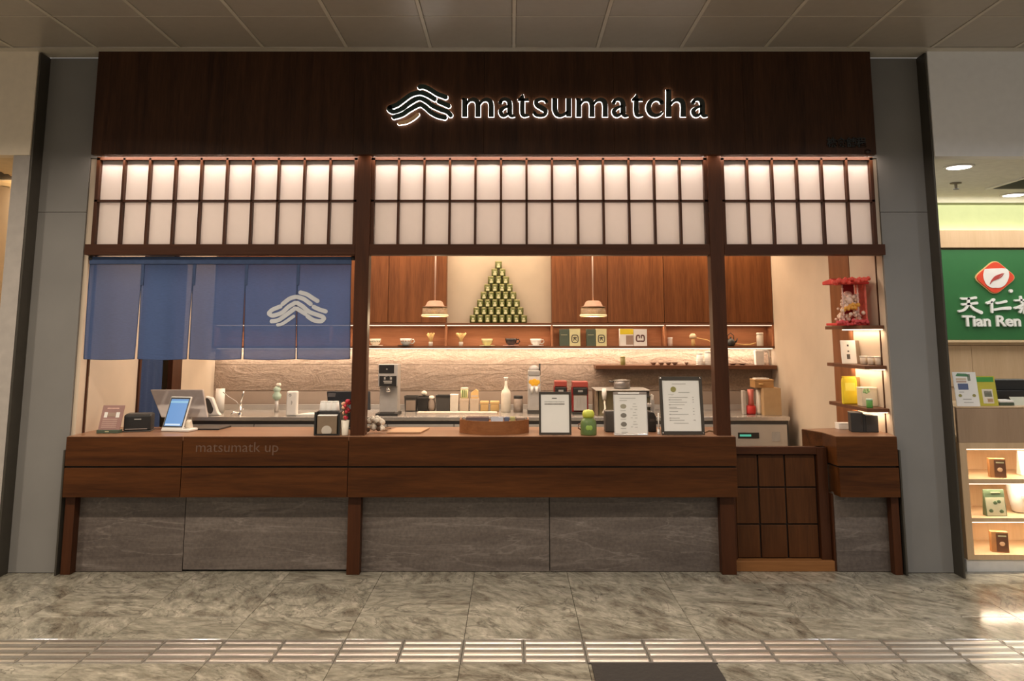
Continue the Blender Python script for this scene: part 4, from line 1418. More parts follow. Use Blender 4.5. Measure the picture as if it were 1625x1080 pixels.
# juice dispenser
p, w_, h = fit(838, 858, 580, 656, z=ZB)
t = thing('drink_dispenser', 'tall grey drink dispenser with orange fruit panel', 'dispenser', p)
MB().box(-w_ / 2, w_ / 2, 0.0, 0.20, 0.03, h * 0.78).build('body', SILVER, t, 0.004)
MB().box(-w_ / 2 - 0.004, w_ / 2 + 0.004, -0.004, 0.20, 0, 0.03).build('base', DARK, t, 0.002)
MB().box(-w_ / 2 + 0.002, w_ / 2 - 0.002, 0.005, 0.19, h * 0.781, h * 0.90).build('hopper', GREY, t, 0.01)
MB().ball((0, 0.08, h * 0.915), 0.050, sz=0.8).build('dome', mat('smoke_dome', (0.40, 0.38, 0.36), 0.2), t)
MB().tube([(w_ / 2 - 0.008, 0.03, h * 0.80), (w_ / 2 - 0.006, 0.03, h * 1.04)], 0.009, 8).build('lever', BLACK, t)
MB().box(-w_ / 2 + 0.008, w_ / 2 - 0.008, -0.003, 0, h * 0.52, h * 0.76).build('picture_panel', mat('pale_panel', (0.70, 0.62, 0.58), 0.5), t)
b = MB()
for xx, zz, rr in ((-0.030, 0.66, 0.022), (0.002, 0.67, 0.026), (0.032, 0.655, 0.022), (-0.012, 0.625, 0.022), (0.018, 0.62, 0.020)):
    b.ball((xx, -0.003, h * zz), rr, sy=0.12, seg=10, rings=6)
b.build('fruit_print', mat('fruit_orange', (0.85, 0.45, 0.03), 0.5), t)
for sx in (-0.022, 0.022):
    MB().lathe([(0.012, 0.06), (0.014, 0.03), (0.006, 0.0)], sx, -0.01, 10).build('spout', WHITE, t, loc=(0, 0, h * 0.42))
MB().box(-w_ / 2 + 0.01, w_ / 2 - 0.01, -0.012, 0, 0.032, 0.06).build('drip_tray', STEELB, t)
# two red and black grinders
for x0, x1, yt, label in ((880, 901, 604.5, 'red and black grinder partly behind the small bronze framed notice'), (908.5, 934.5, 605.5, 'red and black grinder standing behind the green jar')):
    p, w_, h = fit(x0, x1, yt, 657, z=ZB)
    t = thing('tea_grinder', label, 'grinder', p, group='red and black grinders')
    MB().box(-w_ / 2, w_ / 2, 0.03, 0.18, 0.02, h * 0.83).build('housing', REDD, t, 0.004)
    MB().box(-w_ / 2 + 0.004, w_ / 2 - 0.004, 0.0, 0.16, h * 0.835, h).build('hopper', mat('brick_red', (0.34, 0.055, 0.04), 0.45), t, 0.005)
    MB().box(-w_ / 2 + 0.008, w_ / 2 - 0.008, 0.0, 0.03, h * 0.60, h * 0.82).build('head', BLACK, t, 0.006)
    MB().box(-0.022, 0.022, -0.003, 0, h * 0.68, h * 0.74).build('badge', GREY, t)
    MB().box(-w_ / 2 + 0.014, w_ / 2 - 0.014, 0.012, 0.03, 0.03, h * 0.58).build('chute', SILVER, t, 0.004)
    for sx in (-0.03, 0, 0.03):
        MB().box(sx - 0.003, sx + 0.003, 0.008, 0.012, 0.05, h * 0.50).build('rib', STEELB, t)
    MB().box(-w_ / 2, w_ / 2, -0.02, 0.18, 0, 0.02).build('base', BLACK, t, 0.002)
# espresso machine
p, w_, h = fit(946, 1033, 618.5, 660, z=ZB)
t = thing('espresso_machine', 'wide steel espresso machine with olive front behind the menu stand', 'machine', p)
MB().box(-w_ / 2 + 0.03, w_ / 2, 0.05, 0.40, 0.0, h * 0.96).build('body', mat('olive_steel', (0.26, 0.22, 0.13), 0.35, 0.6), t, 0.006)
MB().box(-w_ / 2, w_ / 2, 0.0, 0.42, h * 0.962, h)  .build('top_plate', STEELB, t, 0.004)
MB().box(-w_ / 2 + 0.005, -w_ / 2 + 0.025, 0.04, 0.38, 0.0, h * 0.96).build('side_plate', BROWN, t, 0.003)
MB().lathe([(0.018, 0.10), (0.022, 0.05), (0.016, 0)], -w_ / 2 + 0.075, 0.0, 14).build('knob', WHITE, t, loc=(0, 0, h * 0.62))
MB().tube([(-w_ / 2 + 0.075, 0.0, h * 0.62), (-w_ / 2 + 0.08, -0.02, h * 0.3), (-w_ / 2 + 0.055, -0.05, 0.03)], 0.009, 8).build('steam_wand', CREAM, t)
MB().box(w_ / 2 - 0.09, w_ / 2 - 0.005, 0.02, 0.05, h * 0.70, h * 0.95).build('control_box', DARK, t, 0.004)
MB().box(w_ / 2 - 0.10, w_ / 2 + 0.0, -0.05, 0.04, h * 0.36, h * 0.50).build('group_head', STEELB, t, 0.006)
MB().box(w_ / 2 - 0.10, w_ / 2 + 0.0, -0.07, 0.04, 0.0, h * 0.22).build('drip_tray', STEELB, t, 0.004)
zt_e = ZB + h
q = Vector((at(988, 612, p.y + 0.15).x, p.y + 0.2, zt_e + 0.0005))
t = thing('milk_pan', 'grey lidded pan with side handle on the espresso machine', 'pan', q)
MB().lathe([(0.070, 0), (0.076, 0.004), (0.076, 0.066), (0.072, 0.068)], seg=20).build('pot', mat('pan_grey', (0.22, 0.20, 0.19), 0.3, 0.5), t)
MB().lathe([(0.079, 0.0685), (0.079, 0.076), (0.03, 0.082), (0, 0.083)], seg=20).build('lid', mat('pan_lid', (0.27, 0.25, 0.23), 0.3, 0.5), t)
MB().tube([(-0.07, 0, 0.060), (-0.12, 0, 0.066)], 0.008, 7).build('handle', DARK, t)
q = Vector((at(1034, 625, p.y).x, p.y + 0.06, 0))
q.z = zt_e - h * 0.02
t = thing('white_tag', 'small white folded towel perched beside the espresso machine', 'towel', fit(1030, 1039, 625, 660, z=ZB)[0])
MB().box(-0.008, 0.03, 0.03, 0.11, 0.0, 0.135).build('stand', STEELB, t, 0.004)
MB().prism([(-0.006, 0.136), (0.024, 0.136), (0.028, 0.175), (0.012, 0.19), (-0.004, 0.175)], 0.04, 0.08).build('towel', WHITE, t, 0.004)

# sink end of the counter
p, w_, h = bfit(338, 352, 617, 655)
t = thing('paper_roll', 'white kitchen paper roll standing by the sink', 'paper roll', p)
MB().lathe([(0.012, 0), (w_ / 2, 0.0), (w_ / 2, h), (0.012, h)], 0, 0.05, 20).build('roll', WHITE, t)
MB().lathe([(0.011, 0), (0.011, h * 1.02), (0, h * 1.02)], 0, 0.05, 10).build('core', KRAFT, t)
p, w_, h = fit(324, 346, 628, 659, z=ZB)
t = thing('dish_holder', 'white tilted holder with dark oval opening beside the sink', 'holder', p)
MB().prism([(-w_ / 2, 0), (w_ / 2 + 0.02, 0), (w_ / 2 - 0.01, 0.03), (0.0, h * 0.9), (-w_ / 2, h)], 0, 0.06).build('frame', WHITE, t, 0.008)
MB().prism([(-w_ * 0.30 + 0.036 * math.cos(a) * (1 if math.sin(a) < 0 else .8) + 0.012 - 0.02 * math.sin(a), h * 0.50 + h * 0.40 * math.sin(a)) for a in [2 * PI * k / 18 for k in range(18)]], -0.004, 0.0).build('opening', DARK, t)
p = onz(381, 659, ZB)
t = thing('sink_tap', 'chrome kitchen tap with thin bent hose over the sink', 'tap', p)
MB().lathe([(0.022, 0), (0.022, 0.012), (0.012, 0.03), (0.011, 0.10), (0, 0.10)], seg=12).build('base', CHROME, t)
MB().tube([(0, 0, 0.10), (0.012, 0, 0.17), (0.024, 0, 0.215)], [0.008, 0.006, 0.007], 8).build('spout', CHROME, t)
MB().tube([(-0.005, 0.02, 0.06), (-0.045, 0.02, 0.12), (-0.12, 0.02, 0.165), (-0.17, 0.02, 0.205)], 0.004, 6).build('hose', STEELB, t)
MB().tube([(0, 0, 0.035), (0.035, -0.03, 0.06)], [0.007, 0.005], 7).build('lever', CHROME, t)
MB().tube([(0, 0, 0.02), (-0.05, -0.03, 0.03), (-0.07, -0.04, 0.01)], [0.010, 0.010, 0.012], 8).build('side_tap', CHROME, t)
p, w_, h = fit(429, 444, 608, 654, z=ZB)
t = thing('mint_bottle', 'mint green glazed bottle of stacked rounded bulbs', 'bottle', p)
r = w_ / 2
MB().lathe([(r * 0.35, 0), (r * 0.35, h * 0.42), (r * 0.8, h * 0.46), (r * 0.95, h * 0.58), (r * 0.55, h * 0.68), (r * 0.62, h * 0.72), (r * 0.85, h * 0.79), (r * 0.5, h * 0.86), (r * 0.45, h * 0.88)], 0, 0.04, 18).build('body', MINT, t)
MB().lathe([(r * 0.45, h * 0.88), (r * 0.58, h * 0.93), (r * 0.4, h), (0, h)], 0.012, 0.04, 14).build('cap', CREAM, t)
MB().lathe([(r * 0.42, 0), (r * 0.42, h * 0.40), (0, h * 0.40)], 0, 0.04, 14).build('neck', SILVER, t)
p, w_, h = fit(453, 470, 620.5, 660, z=ZB)
t = thing('soap_dispenser', 'white upright soap dispenser with printed logo mark', 'dispenser', p)
MB().box(-w_ / 2, w_ / 2, 0, 0.07, 0, h).build('body', WHITE, t, 0.012)
b = MB()
b.stroke([(-0.025, h * 0.82, 0.006), (-0.015, h * 0.88, 0.012), (-0.005, h * 0.84, 0.010), (-0.016, h * 0.79, 0.008)], -0.0015, 0.0)
b.stroke([(0, h * 0.45, 0.003), (0.004, h * 0.55, 0.012), (0.0, h * 0.62, 0.004)], -0.0015, 0)
b.build('printed_mark', INKG, t)
p, w_, h = fit(470, 505, 650, 660, z=ZB)
tag(MB().prism_xy([(-0.10, 0.0), (0.11, 0.0), (0.11, 0.16), (-0.02, 0.16)], 0, 0.018).build('white_tray', WHITE, loc=p, bevel=0.004), 'flat white tray on the steel counter beside the soap dispenser', 'tray')

# at the far end: bag, roll, cartons
p, w_, h = fit(1186, 1203, 616, 658, z=ZB)
t = thing('gift_bag', 'clear gift bag holding a bright red base', 'bag', p)
MB().lathe([(0.040, 0), (0.047, 0.02), (0.047, 0.07), (0.040, 0.078), (0, 0.078)], 0, 0.06, 16).build('red_base', RED, t)
MB().lathe([(0.030, 0.08), (0.022, 0.14), (0.030, h * 0.95), (0.022, h * 0.95), (0.016, 0.14), (0, 0.10)], 0.006, 0.06, 12).build('wrap', mat('red_wrap', (0.62, 0.16, 0.12), 0.35), t)
MB().box(-0.075, -0.045, 0.03, 0.09, 0, h * 0.9).build('sleeve', mat('grey_sleeve', (0.48, 0.42, 0.37), 0.5), t, 0.004)
p, w_, h = fit(1203, 1212, 619, 658, z=ZB)
tag(MB().lathe([(0.010, 0), (0.022, 0), (0.023, h * 0.1), (0.023, h), (0.010, h)], 0, 0.05, 16).build('paper_roll', CREAM, loc=p), 'cream paper roll upright between red gift bag and cardboard box', 'paper roll')
p, w_, h = fit(1213, 1241, 616.5, 659, z=ZB)
t = thing('cardboard_box', 'brown cardboard box standing at the end of the steel counter', 'box', p)
MB().box(-w_ / 2, w_ / 2, 0, 0.20, 0, h).build('carton', KRAFT, t, 0.002)
MB().box(-w_ / 2, w_ / 2, 0.0, 0.20, h + 0.0005, h + 0.004).build('flap', KRAFT, t)
tb = ZB + h + 0.005
q = Vector((p.x - 0.055, p.y + 0.04, tb))
t = thing('wooden_case', 'flat wooden case with white paper on top of the cardboard box', 'case', q)
MB().box(-0.085, 0.085, 0, 0.16, 0, 0.060).build('case', mat('honey_wood', (0.42, 0.23, 0.085), 0.5), t, 0.003)
MB().box(-0.087, 0.087, -0.002, 0.162, 0.0605, 0.075).build('lid', mat('honey_lid', (0.50, 0.29, 0.12), 0.5), t, 0.003)
MB().box(-0.07, 0.05, 0.01, 0.12, 0.0755, 0.085).build('paper', WHITEP, t)
MB().lathe([(0.02, 0.0), (0.024, 0.005), (0.02, 0.008), (0, 0.008)], -0.03, 0, 12).build('clasp', BAMBOO, t, loc=(0, -0.002, 0.03))

# ================================================================== FRONT COUNTER THINGS
ZF = CT + 0.0005
# info card in a holder
p, w_, h = fit(154, 189, 645, 687, z=ZF)
t = thing('info_card', 'small dusty pink info card leaning in a green base', 'card', p)
MB().box(-w_ / 2, w_ / 2, -0.012, 0.045, 0, 0.022).build('base', GREEND, t, 0.002)
MB().box(-0.016, 0.010, -0.0135, -0.012, 0.009, 0.015).build('base_print', TINLBL, t)
cd = MB()
lean = 0.055
Hc = h * 1.02
cd.prism_yz([(0.004, 0.022), (0.010, 0.022), (0.010 + lean, Hc), (0.004 + lean, Hc)], -w_ / 2 + 0.002, w_ / 2)
card = cd.build('card', mat('dusty_pink', (0.30, 0.155, 0.13), 0.5), t)


def on_card(xa, xb, fa, fb, name, m):
    k = lean / (Hc - 0.022)
    za, zb = 0.022 + (Hc - 0.022) * fa, 0.022 + (Hc - 0.022) * fb
    ya, yb = 0.004 + k * (za - 0.022), 0.004 + k * (zb - 0.022)
    MB().prism_yz([(ya - 0.0015, za), (ya, za), (yb, zb), (yb - 0.0015, zb)], xa, xb).build(name, m, card)


on_card(-0.052, -0.030, 0.50, 0.72, 'printed_picture', WHITEP)
on_card(0.028, 0.052, 0.50, 0.72, 'printed_picture', WHITEP)
on_card(-0.028, 0.026, 0.54, 0.70, 'printed_picture', mat('taupe_print', (0.36, 0.25, 0.19), 0.7))
on_card(-0.04, 0.04, 0.86, 0.90, 'printed_line', PINK)
for f in (0.08, 0.16, 0.24, 0.32, 0.40):
    on_card(-0.055, 0.045, f, f + 0.045, 'printed_line', mat('dusty_print', (0.46, 0.30, 0.25), 0.6))
# receipt printer
p, w_, h = fit(197, 244, 657.5, 684.5, z=ZF)
t = thing('receipt_printer', 'black cube receipt printer on the counter end', 'printer', p, rz=math.radians(12))
MB().prism_yz([(0, 0.008), (0.0, h * 0.92), (0.012, h), (0.13, h), (0.13, 0.008)], -w_ / 2, w_ / 2 - 0.03).build('body', BLACK, t, 0.006)
MB().box(-w_ / 2 + 0.008, w_ / 2 - 0.038, 0.02, 0.12, h + 0.0005, h + 0.004).build('lid', DARK, t, 0.001)
MB().box(-0.035, 0.01, -0.0015, 0.0, h * 0.70, h * 0.76).build('printed_name', INKG, t)
MB().box(-w_ / 2 - 0.004, w_ / 2 - 0.026, -0.012, 0.135, 0, 0.0075).build('base', DARK, t, 0.002)
MB().box(-w_ / 2 + 0.01, w_ / 2 - 0.05, -0.004, 0.0, h * 0.14, h * 0.18).build('paper_slot', CHROME, t)
# payment terminal
p, w_, h = fit(254, 289, 632, 684.5, z=ZF)
t = thing('payment_terminal', 'white payment terminal with a glowing blue tilted screen', 'terminal', p, rz=math.radians(-10))
MB().box(-w_ / 2, w_ / 2 + 0.06, -0.005, 0.11, 0, 0.018).build('base', WHITE, t, 0.006)
Hh = h * 1.03
k = 0.095
sx = 0.030                                             # screen leans back and stands skewed on its foot
hd = MB().prism_yz([(0.0, 0.015), (0.016, 0.012), (k + 0.016, Hh - 0.004), (k, Hh)], -w_ / 2 + 0.002, w_ / 2 + 0.006)
head = hd.build('screen_head', WHITE, t, 0.004)
def tilt(xa, xb, fa, fb, d, name, m, par):
    za, zb = 0.015 + (Hh - 0.015) * fa, 0.015 + (Hh - 0.015) * fb
    ya, yb = k * fa, k * fb
    MB().prism_yz([(ya - d, za), (ya + 0.0005, za), (yb + 0.0005, zb), (yb - d, zb)], xa, xb).build(name, m, par)
tilt(-w_ / 2 + 0.006, w_ / 2 + 0.002, 0.06, 0.97, 0.0012, 'bezel', BLACK, head)
tilt(-w_ / 2 + 0.014, w_ / 2 - 0.006, 0.10, 0.92, 0.0020, 'screen', SCREEN, head)
tilt(-w_ / 2 + 0.014, w_ / 2 - 0.006, 0.80, 0.86, 0.0026, 'screen_bar', mat('screen_bar', (0.1, 0.2, 0.3), 0.3, emis=0.6, ecol=(0.3, 0.6, 0.85)), head)
tilt(-w_ / 2 + 0.020, w_ / 2 - 0.020, 0.12, 0.17, 0.0026, 'screen_button', mat('screen_button', (0.3, 0.4, 0.5), 0.3, emis=0.6, ecol=(0.6, 0.75, 0.95)), head)
MB().prism_yz([(0.05, 0.018), (0.10, 0.018), (0.075, 0.075), (0.05, 0.06)], w_ / 2 - 0.005, w_ / 2 + 0.03).build('neck', CREAM, t, 0.004)
# till monitor seen from the back
p, w_, h = fit(240, 324, 618, 677, z=ZF)
p.y = 5.93
t = thing('till_monitor', 'silver touch till monitor seen from behind, leaning over the counter', 'monitor', (at(285, 668, 5.93).x, 5.93, ZF))
zb1, zt1 = at(290, 662, 5.92).z - ZF, at(285, 618, 6.03).z - ZF
b = MB()
xl0, xr0 = at(256, 662, 5.92).x - t.location.x, at(330, 662, 5.92).x - t.location.x
xl1, xr1 = at(238, 618, 6.03).x - t.location.x, at(322, 618, 6.03).x - t.location.x
b.add([(xl0, -0.015, zb1), (xr0, -0.015, zb1), (xr1, 0.10, zt1), (xl1, 0.10, zt1), (xl0, 0.010, zb1), (xr0, 0.010, zb1), (xr1, 0.125, zt1), (xl1, 0.125, zt1)],
      [(0, 1, 2, 3), (7, 6, 5, 4), (0, 4, 5, 1), (1, 5, 6, 2), (2, 6, 7, 3), (3, 7, 4, 0)])
b.build('casing', mat('till_silver', (0.36, 0.31, 0.28), 0.4, 0.3), t, 0.006)
MB().box(-0.06, 0.07, 0.0, 0.05, 0.012, 0.11).build('stand', SILVER, t, 0.006)
MB().box(-0.09, 0.04, -0.03, 0.10, 0, 0.012).build('foot', SILVER, t, 0.003)
# dark tray
p, w_, h = fit(300, 352, 676, 682, z=ZF)
tag(MB().prism_xy([(-w_ / 2, 0), (w_ / 2 - 0.02, 0), (w_ / 2, 0.20), (-w_ / 2 + 0.02, 0.20)], 0, 0.010).build('black_tray', BLACK, loc=p, bevel=0.002), 'flat black tray lying behind the payment terminal', 'tray')
# organiser with cups and napkins
p, w_, h = fit(498, 539, 660, 690.5, z=ZF)
t = thing('counter_organiser', 'black counter organiser holding a kraft napkin pack', 'organiser', p)
ho = at(518, 650, p.y + 0.1).z - ZF
hi = at(518, 653, p.y + 0.02).z - ZF
MB().box(-w_ / 2, -w_ / 2 + 0.012, -0.005, 0.17, 0, hi).build('side_panel', BLACK, t, 0.001)
MB().box(w_ / 2 - 0.012, w_ / 2, -0.005, 0.17, 0, hi).build('side_panel', BLACK, t, 0.001)
MB().box(-w_ / 2 + 0.012, w_ / 2 - 0.012, 0.05, 0.17, 0, hi).build('cup_bay', BLACK, t, 0.001)
MB().box(-w_ / 2 + 0.012, w_ / 2 - 0.012, -0.005, 0.05, 0, 0.008).build('floor_panel', BLACK, t)
t2 = thing('napkin_pack', 'kraft brown napkin pack with white round label in the organiser', 'napkins', p + Vector((-0.002, 0, 0.0085)))
MB().box(-w_ / 2 + 0.020, w_ / 2 - 0.018, 0.0, 0.045, 0, 0.115).build('pack', BROWN, t2, 0.003)
MB().box(-w_ / 2 + 0.022, w_ / 2 - 0.020, -0.001, 0.044, 0.1155, 0.121).build('napkin_edge', WHITEP, t2, 0.001)
MB().prism([(0.034 * math.cos(a) , 0.022 + 0.032 * math.sin(a)) for a in [2 * PI * k / 20 for k in range(20)] if math.sin(a) > -0.72], -0.002, 0.0).build('round_label', mat('soft_white', (0.55, 0.49, 0.42), 0.6), t2)
for k in range(3):
    cx_ = -w_ / 2 + 0.036 + 0.040 * k
    cs = thing('paper_cup', ('upturned white paper cup, first in the organiser bay', 'upturned white paper cup, middle of the organiser bay', 'upturned white paper cup, last in the organiser bay next to the flowers')[k], 'cup', p + Vector((cx_, 0.10, hi + 0.0005)), group='upturned cups in the organiser')
    MB().lathe([(0.027, 0), (0.0275, 0.004), (0.0225, 0.056)], seg=16).build('cup_wall', WHITE, cs)
    MB().lathe([(0.0225, 0.056), (0.021, 0.062), (0.0, 0.060)], seg=16).build('cup_base', WHITE, cs)
# red flowers in a white cup
p, w_, h = fit(539.5, 552.5, 667, 691, z=ZF)
t = thing('flower_cup', 'white cup of red and peach blossoms next to the post', 'flowers', p)
r = w_ / 2
MB().lathe([(r * 0.78, 0), (r * 0.80, 0.004), (r, h), (r * 0.93, h), (r * 0.72, 0.01), (0, 0.01)], 0, r, 18).build('cup', CREAM, t)
rf = random.Random(3)
fl = {'r': MB(), 'p': MB(), 's': MB()}
for k in range(22):
    u = rf.random()
    x = rf.uniform(-0.018, 0.020) - (0.012 if u > .75 else 0)
    z = h + 0.01 + rf.uniform(0.0, 0.115)
    y = r + rf.uniform(-0.03, 0.03)
    key = 'p' if k % 6 == 0 or x < -0.012 else 'r'
    fl[key].ball((x, y, z), rf.uniform(0.009, 0.015), sy=0.8, seg=8, rings=5)
    fl['s'].tube([(0.0, r, h * 0.5), (x * 0.5, r, (h + z) / 2), (x, y, z)], 0.0018, 4)
fl['r'].build('red_blossoms', mat('blossom_red', (0.55, 0.03, 0.05), 0.5, noise=0.25, nscale=70), t)
fl['p'].build('peach_blossoms', mat('blossom_peach', (0.85, 0.46, 0.28), 0.5), t)
fl['s'].build('stems', mat('stem', (0.12, 0.10, 0.05), 0.6), t)
# black till monitor behind
t = thing('black_monitor', 'black monitor seen from behind, half hidden by the timber post', 'monitor', (at(553, 660, 5.93).x, 5.93, ZF))
z0, z1 = at(553, 650, 5.93).z - ZF, at(553, 620.5, 5.99).z - ZF
xl0, xr0, xl1, xr1 = [at(a, b_, 5.95).x - t.location.x for a, b_ in ((522, 650), (589, 650), (517, 620), (586, 620))]
MB().add([(xl0, -0.01, z0), (xr0, -0.01, z0), (xr1, 0.05, z1), (xl1, 0.05, z1), (xl0, 0.012, z0), (xr0, 0.012, z0), (xr1, 0.072, z1), (xl1, 0.072, z1)],
         [(0, 1, 2, 3), (7, 6, 5, 4), (0, 4, 5, 1), (1, 5, 6, 2), (2, 6, 7, 3), (3, 7, 4, 0)]).build('casing', BLACK, t, 0.004)
MB().prism_yz([(0.036, z1 * 0.80), (0.041, z1 * 0.955), (0.036, z1 * 0.955), (0.030, z1 * 0.80)], xl1 + 0.014, xl1 + 0.066).build('sticker', mat('sticker_grey', (0.22, 0.21, 0.20), 0.5), t)
MB().box(-0.035, 0.035, 0.015, 0.05, 0.012, z0 + 0.03).build('neck', BLACK, t, 0.004)
MB().box(-0.09, 0.09, -0.05, 0.08, 0, 0.012).build('foot', BLACK, t, 0.003)
# cotton flowers
p, w_, h = fit(579, 609, 660, 688.5, z=ZF)
p.y = 5.675
t = thing('cotton_bunch', 'bunch of dried cotton bolls at the foot of the post', 'flowers', p)
rf = random.Random(8)
for (x, y, z, r) in ((-0.015, 0.02, 0.035, 0.032), (0.004, 0.01, 0.082, 0.030), (0.032, 0.02, 0.066, 0.026), (0.036, 0.0, 0.028, 0.024), (-0.050, 0.03, 0.072, 0.022), (-0.03, 0.03, 0.086, 0.022)):
    b = MB()
    for q in ((-0.4, 0, 0.1), (0.4, 0, 0.1), (0, -0.4, 0.0), (0, 0.4, 0.1), (0, 0, 0.45)):
        b.ball((x + r * q[0], y + r * q[1], z + r * q[2]), r * 0.66, seg=9, rings=6)
    b.build('cotton_boll', VEINF, t)
b = MB()
for (x, y, z) in ((0.020, -0.02, 0.030), (-0.055, 0.0, 0.022), (0.018, -0.012, 0.058)):
    b.ball((x, y, z), 0.016, seg=7, rings=5)
b.build('husks', mat('husk', (0.10, 0.055, 0.03), 0.8), t)
b = MB()
for (x1_, z1_) in ((0.085, 0.040), (0.10, 0.030), (0.075, 0.016)):
    b.tube([(0.0, 0.02, 0.02), (0.045, 0.02, z1_ * 0.7), (x1_, 0.02, z1_)], 0.003, 5)
b.build('stems', mat('dry_stem', (0.22, 0.15, 0.08), 0.7), t)
# wooden board
p, w_, h = fit(613, 672, 680, 687.5, z=ZF)
tag(MB().prism_xy([(-w_ / 2, 0), (w_ / 2 - 0.02, 0), (w_ / 2 + 0.015, 0.26), (-w_ / 2 + 0.03, 0.26)], 0, 0.011).build('wooden_board', BOARD_W, loc=p, bevel=0.003), 'flat maple board lying between cotton bunch and curved tray', 'board')
# curved display tray
p, w_, h = fit(727, 840, 667, 690, z=ZF)
t = thing('curved_tray', 'large round walnut display tray with high rim', 'tray', p)
hw = w_ / 2
hh = at(783, 668.5, p.y).z - ZF
SAG = 0.14
R = (hw * hw + SAG ** 2) / (2 * SAG)
def arc(o, n=20):
    a0 = math.asin((hw - o) / R)
    return [(R * math.sin(a), 0.0 + R - R * math.cos(a) + o) for a in [-a0 + 2 * a0 * k / n for k in range(n + 1)]]
out = arc(0.0)
inn = arc(0.010)
MB().prism_xy(out + [(hw, 0.30), (hw - 0.010, 0.30)] + inn[::-1] + [(-hw + 0.010, 0.30), (-hw, 0.30)], 0, hh).build('front_wall', TRAY_W, t)
MB().box(-hw, hw, 0.30, 0.312, 0, hh - 0.016).build('back_wall', TRAY_W, t)
MB().prism_xy(inn + [(hw - 0.011, 0.299), (-hw + 0.011, 0.299)], 0.0, hh - 0.022).build('tray_floor', TRAY_W, t)
zi = hh - 0.0215
its = [(-0.115, 0.15, 0.155, 0.13, 0.038, mat('plum_wrap', (0.060, 0.026, 0.032), 0.35), 'dark plum wrapped slab in the curved tray'),
       (0.02, 0.16, 0.085, 0.11, 0.040, mat('foil_wrap', (0.42, 0.42, 0.46), 0.25, 0.6), 'silvery blue wrapped sweet pack in the curved tray'),
       (0.085, 0.18, 0.035, 0.09, 0.036, mat('navy_wrap', (0.08, 0.10, 0.18), 0.4), 'narrow navy wrapped pack in the curved tray'),
       (0.125, 0.16, 0.034, 0.10, 0.038, mat('olive_wrap', (0.32, 0.30, 0.10), 0.45), 'olive green wrapped pack in the curved tray'),
       (0.178, 0.18, 0.06, 0.10, 0.030, mat('cocoa_wrap', (0.14, 0.08, 0.05), 0.45), 'cocoa brown wrapped pack at the tray end')]
for (x, y, ww, dd, hz, m_, lab) in its:
    o = MB().prism_yz([(0, 0.003), (dd * 0.1, hz), (dd * 0.9, hz * 0.92), (dd, 0.003), (dd * 0.9, 0), (dd * 0.1, 0)], -ww / 2, ww / 2).build('snack_pack', m_, loc=p + Vector((x, y - 0.05, zi)), bevel=0.004)
    tag(o, lab, 'pack', 'wrapped packs in the curved tray')


def framed(name, label, cat, x0, x1, yt, yb, fwm, frame_m, lean=0.03, studs=False):
    p, w_, h = fit(x0, x1, yt, yb, z=ZF)
    t = thing(name, label, cat, p)
    t.rotation_euler.x = -math.atan(lean / h)
    t.location.z += 0.0028
    h = h / math.cos(math.atan(lean / h))
    MB().box(-w_ / 2, -w_ / 2 + fwm, 0, 0.014, 0, h).build('frame_bar', frame_m, t, 0.0015)
    MB().box(w_ / 2 - fwm, w_ / 2, 0, 0.014, 0, h).build('frame_bar', frame_m, t, 0.0015)
    MB().box(-w_ / 2 + fwm, w_ / 2 - fwm, 0, 0.014, 0, fwm * 1.2).build('frame_bar', frame_m, t, 0.0015)
    MB().box(-w_ / 2 + fwm, w_ / 2 - fwm, 0, 0.014, h - fwm * 1.2, h).build('frame_bar', frame_m, t, 0.0015)
    sheet = MB().box(-w_ / 2 + fwm, w_ / 2 - fwm, 0.006, 0.010, fwm * 1.2, h - fwm * 1.2).build('sheet', WHITEP, t)
    MB().prism_yz([(0.014, 0.004), (0.030, 0.008), (0.014, h * 0.6)], -0.02, 0.02).build('back_strut', frame_m, t)
    if studs:
        for sx in (-1, 1):
            for z in (fwm * 0.6, h - fwm * 0.6):
                MB().ball((sx * (w_ / 2 - fwm * 0.55), -0.002, z), 0.006, seg=8, rings=5).build('corner_stud', CHROME, t)
    return t, w_, h, sheet


def prints(par, w_, h, rows, y=0.006):
    """flat print on a sheet: rows = (x0, x1, z0, z1, material) as fractions of the frame"""
    g = {}
    for (a, b, c, d, m) in rows:
        g.setdefault(m.name, (m, MB()))[1].box((a - 0.5) * w_, (b - 0.5) * w_, y - 0.0012, y, c * h, d * h)
    for m, mb in g.values():
        mb.build('printed_lines', m, par)


t, w_, h, sh = framed('framed_notice', 'small bronze framed white notice with a two-line heading', 'sign', 855.5, 907, 622.5, 690.5, 0.013, FRAMEB)
rw = [(0.41, 0.56, 0.838, 0.858, INK)]
x = 0.18
rr = random.Random(4)
while x < 0.80:
    a = rr.uniform(0.018, 0.04)
    rw.append((x, x + a, 0.755 + rr.uniform(0, .008), 0.778, INKG))
    rw.append((x, x + a * 1.1, 0.700, 0.728, mat('print_dark', (0.20, 0.18, 0.16), 0.7)))
    x += a + 0.012
prints(sh, w_, h, rw)
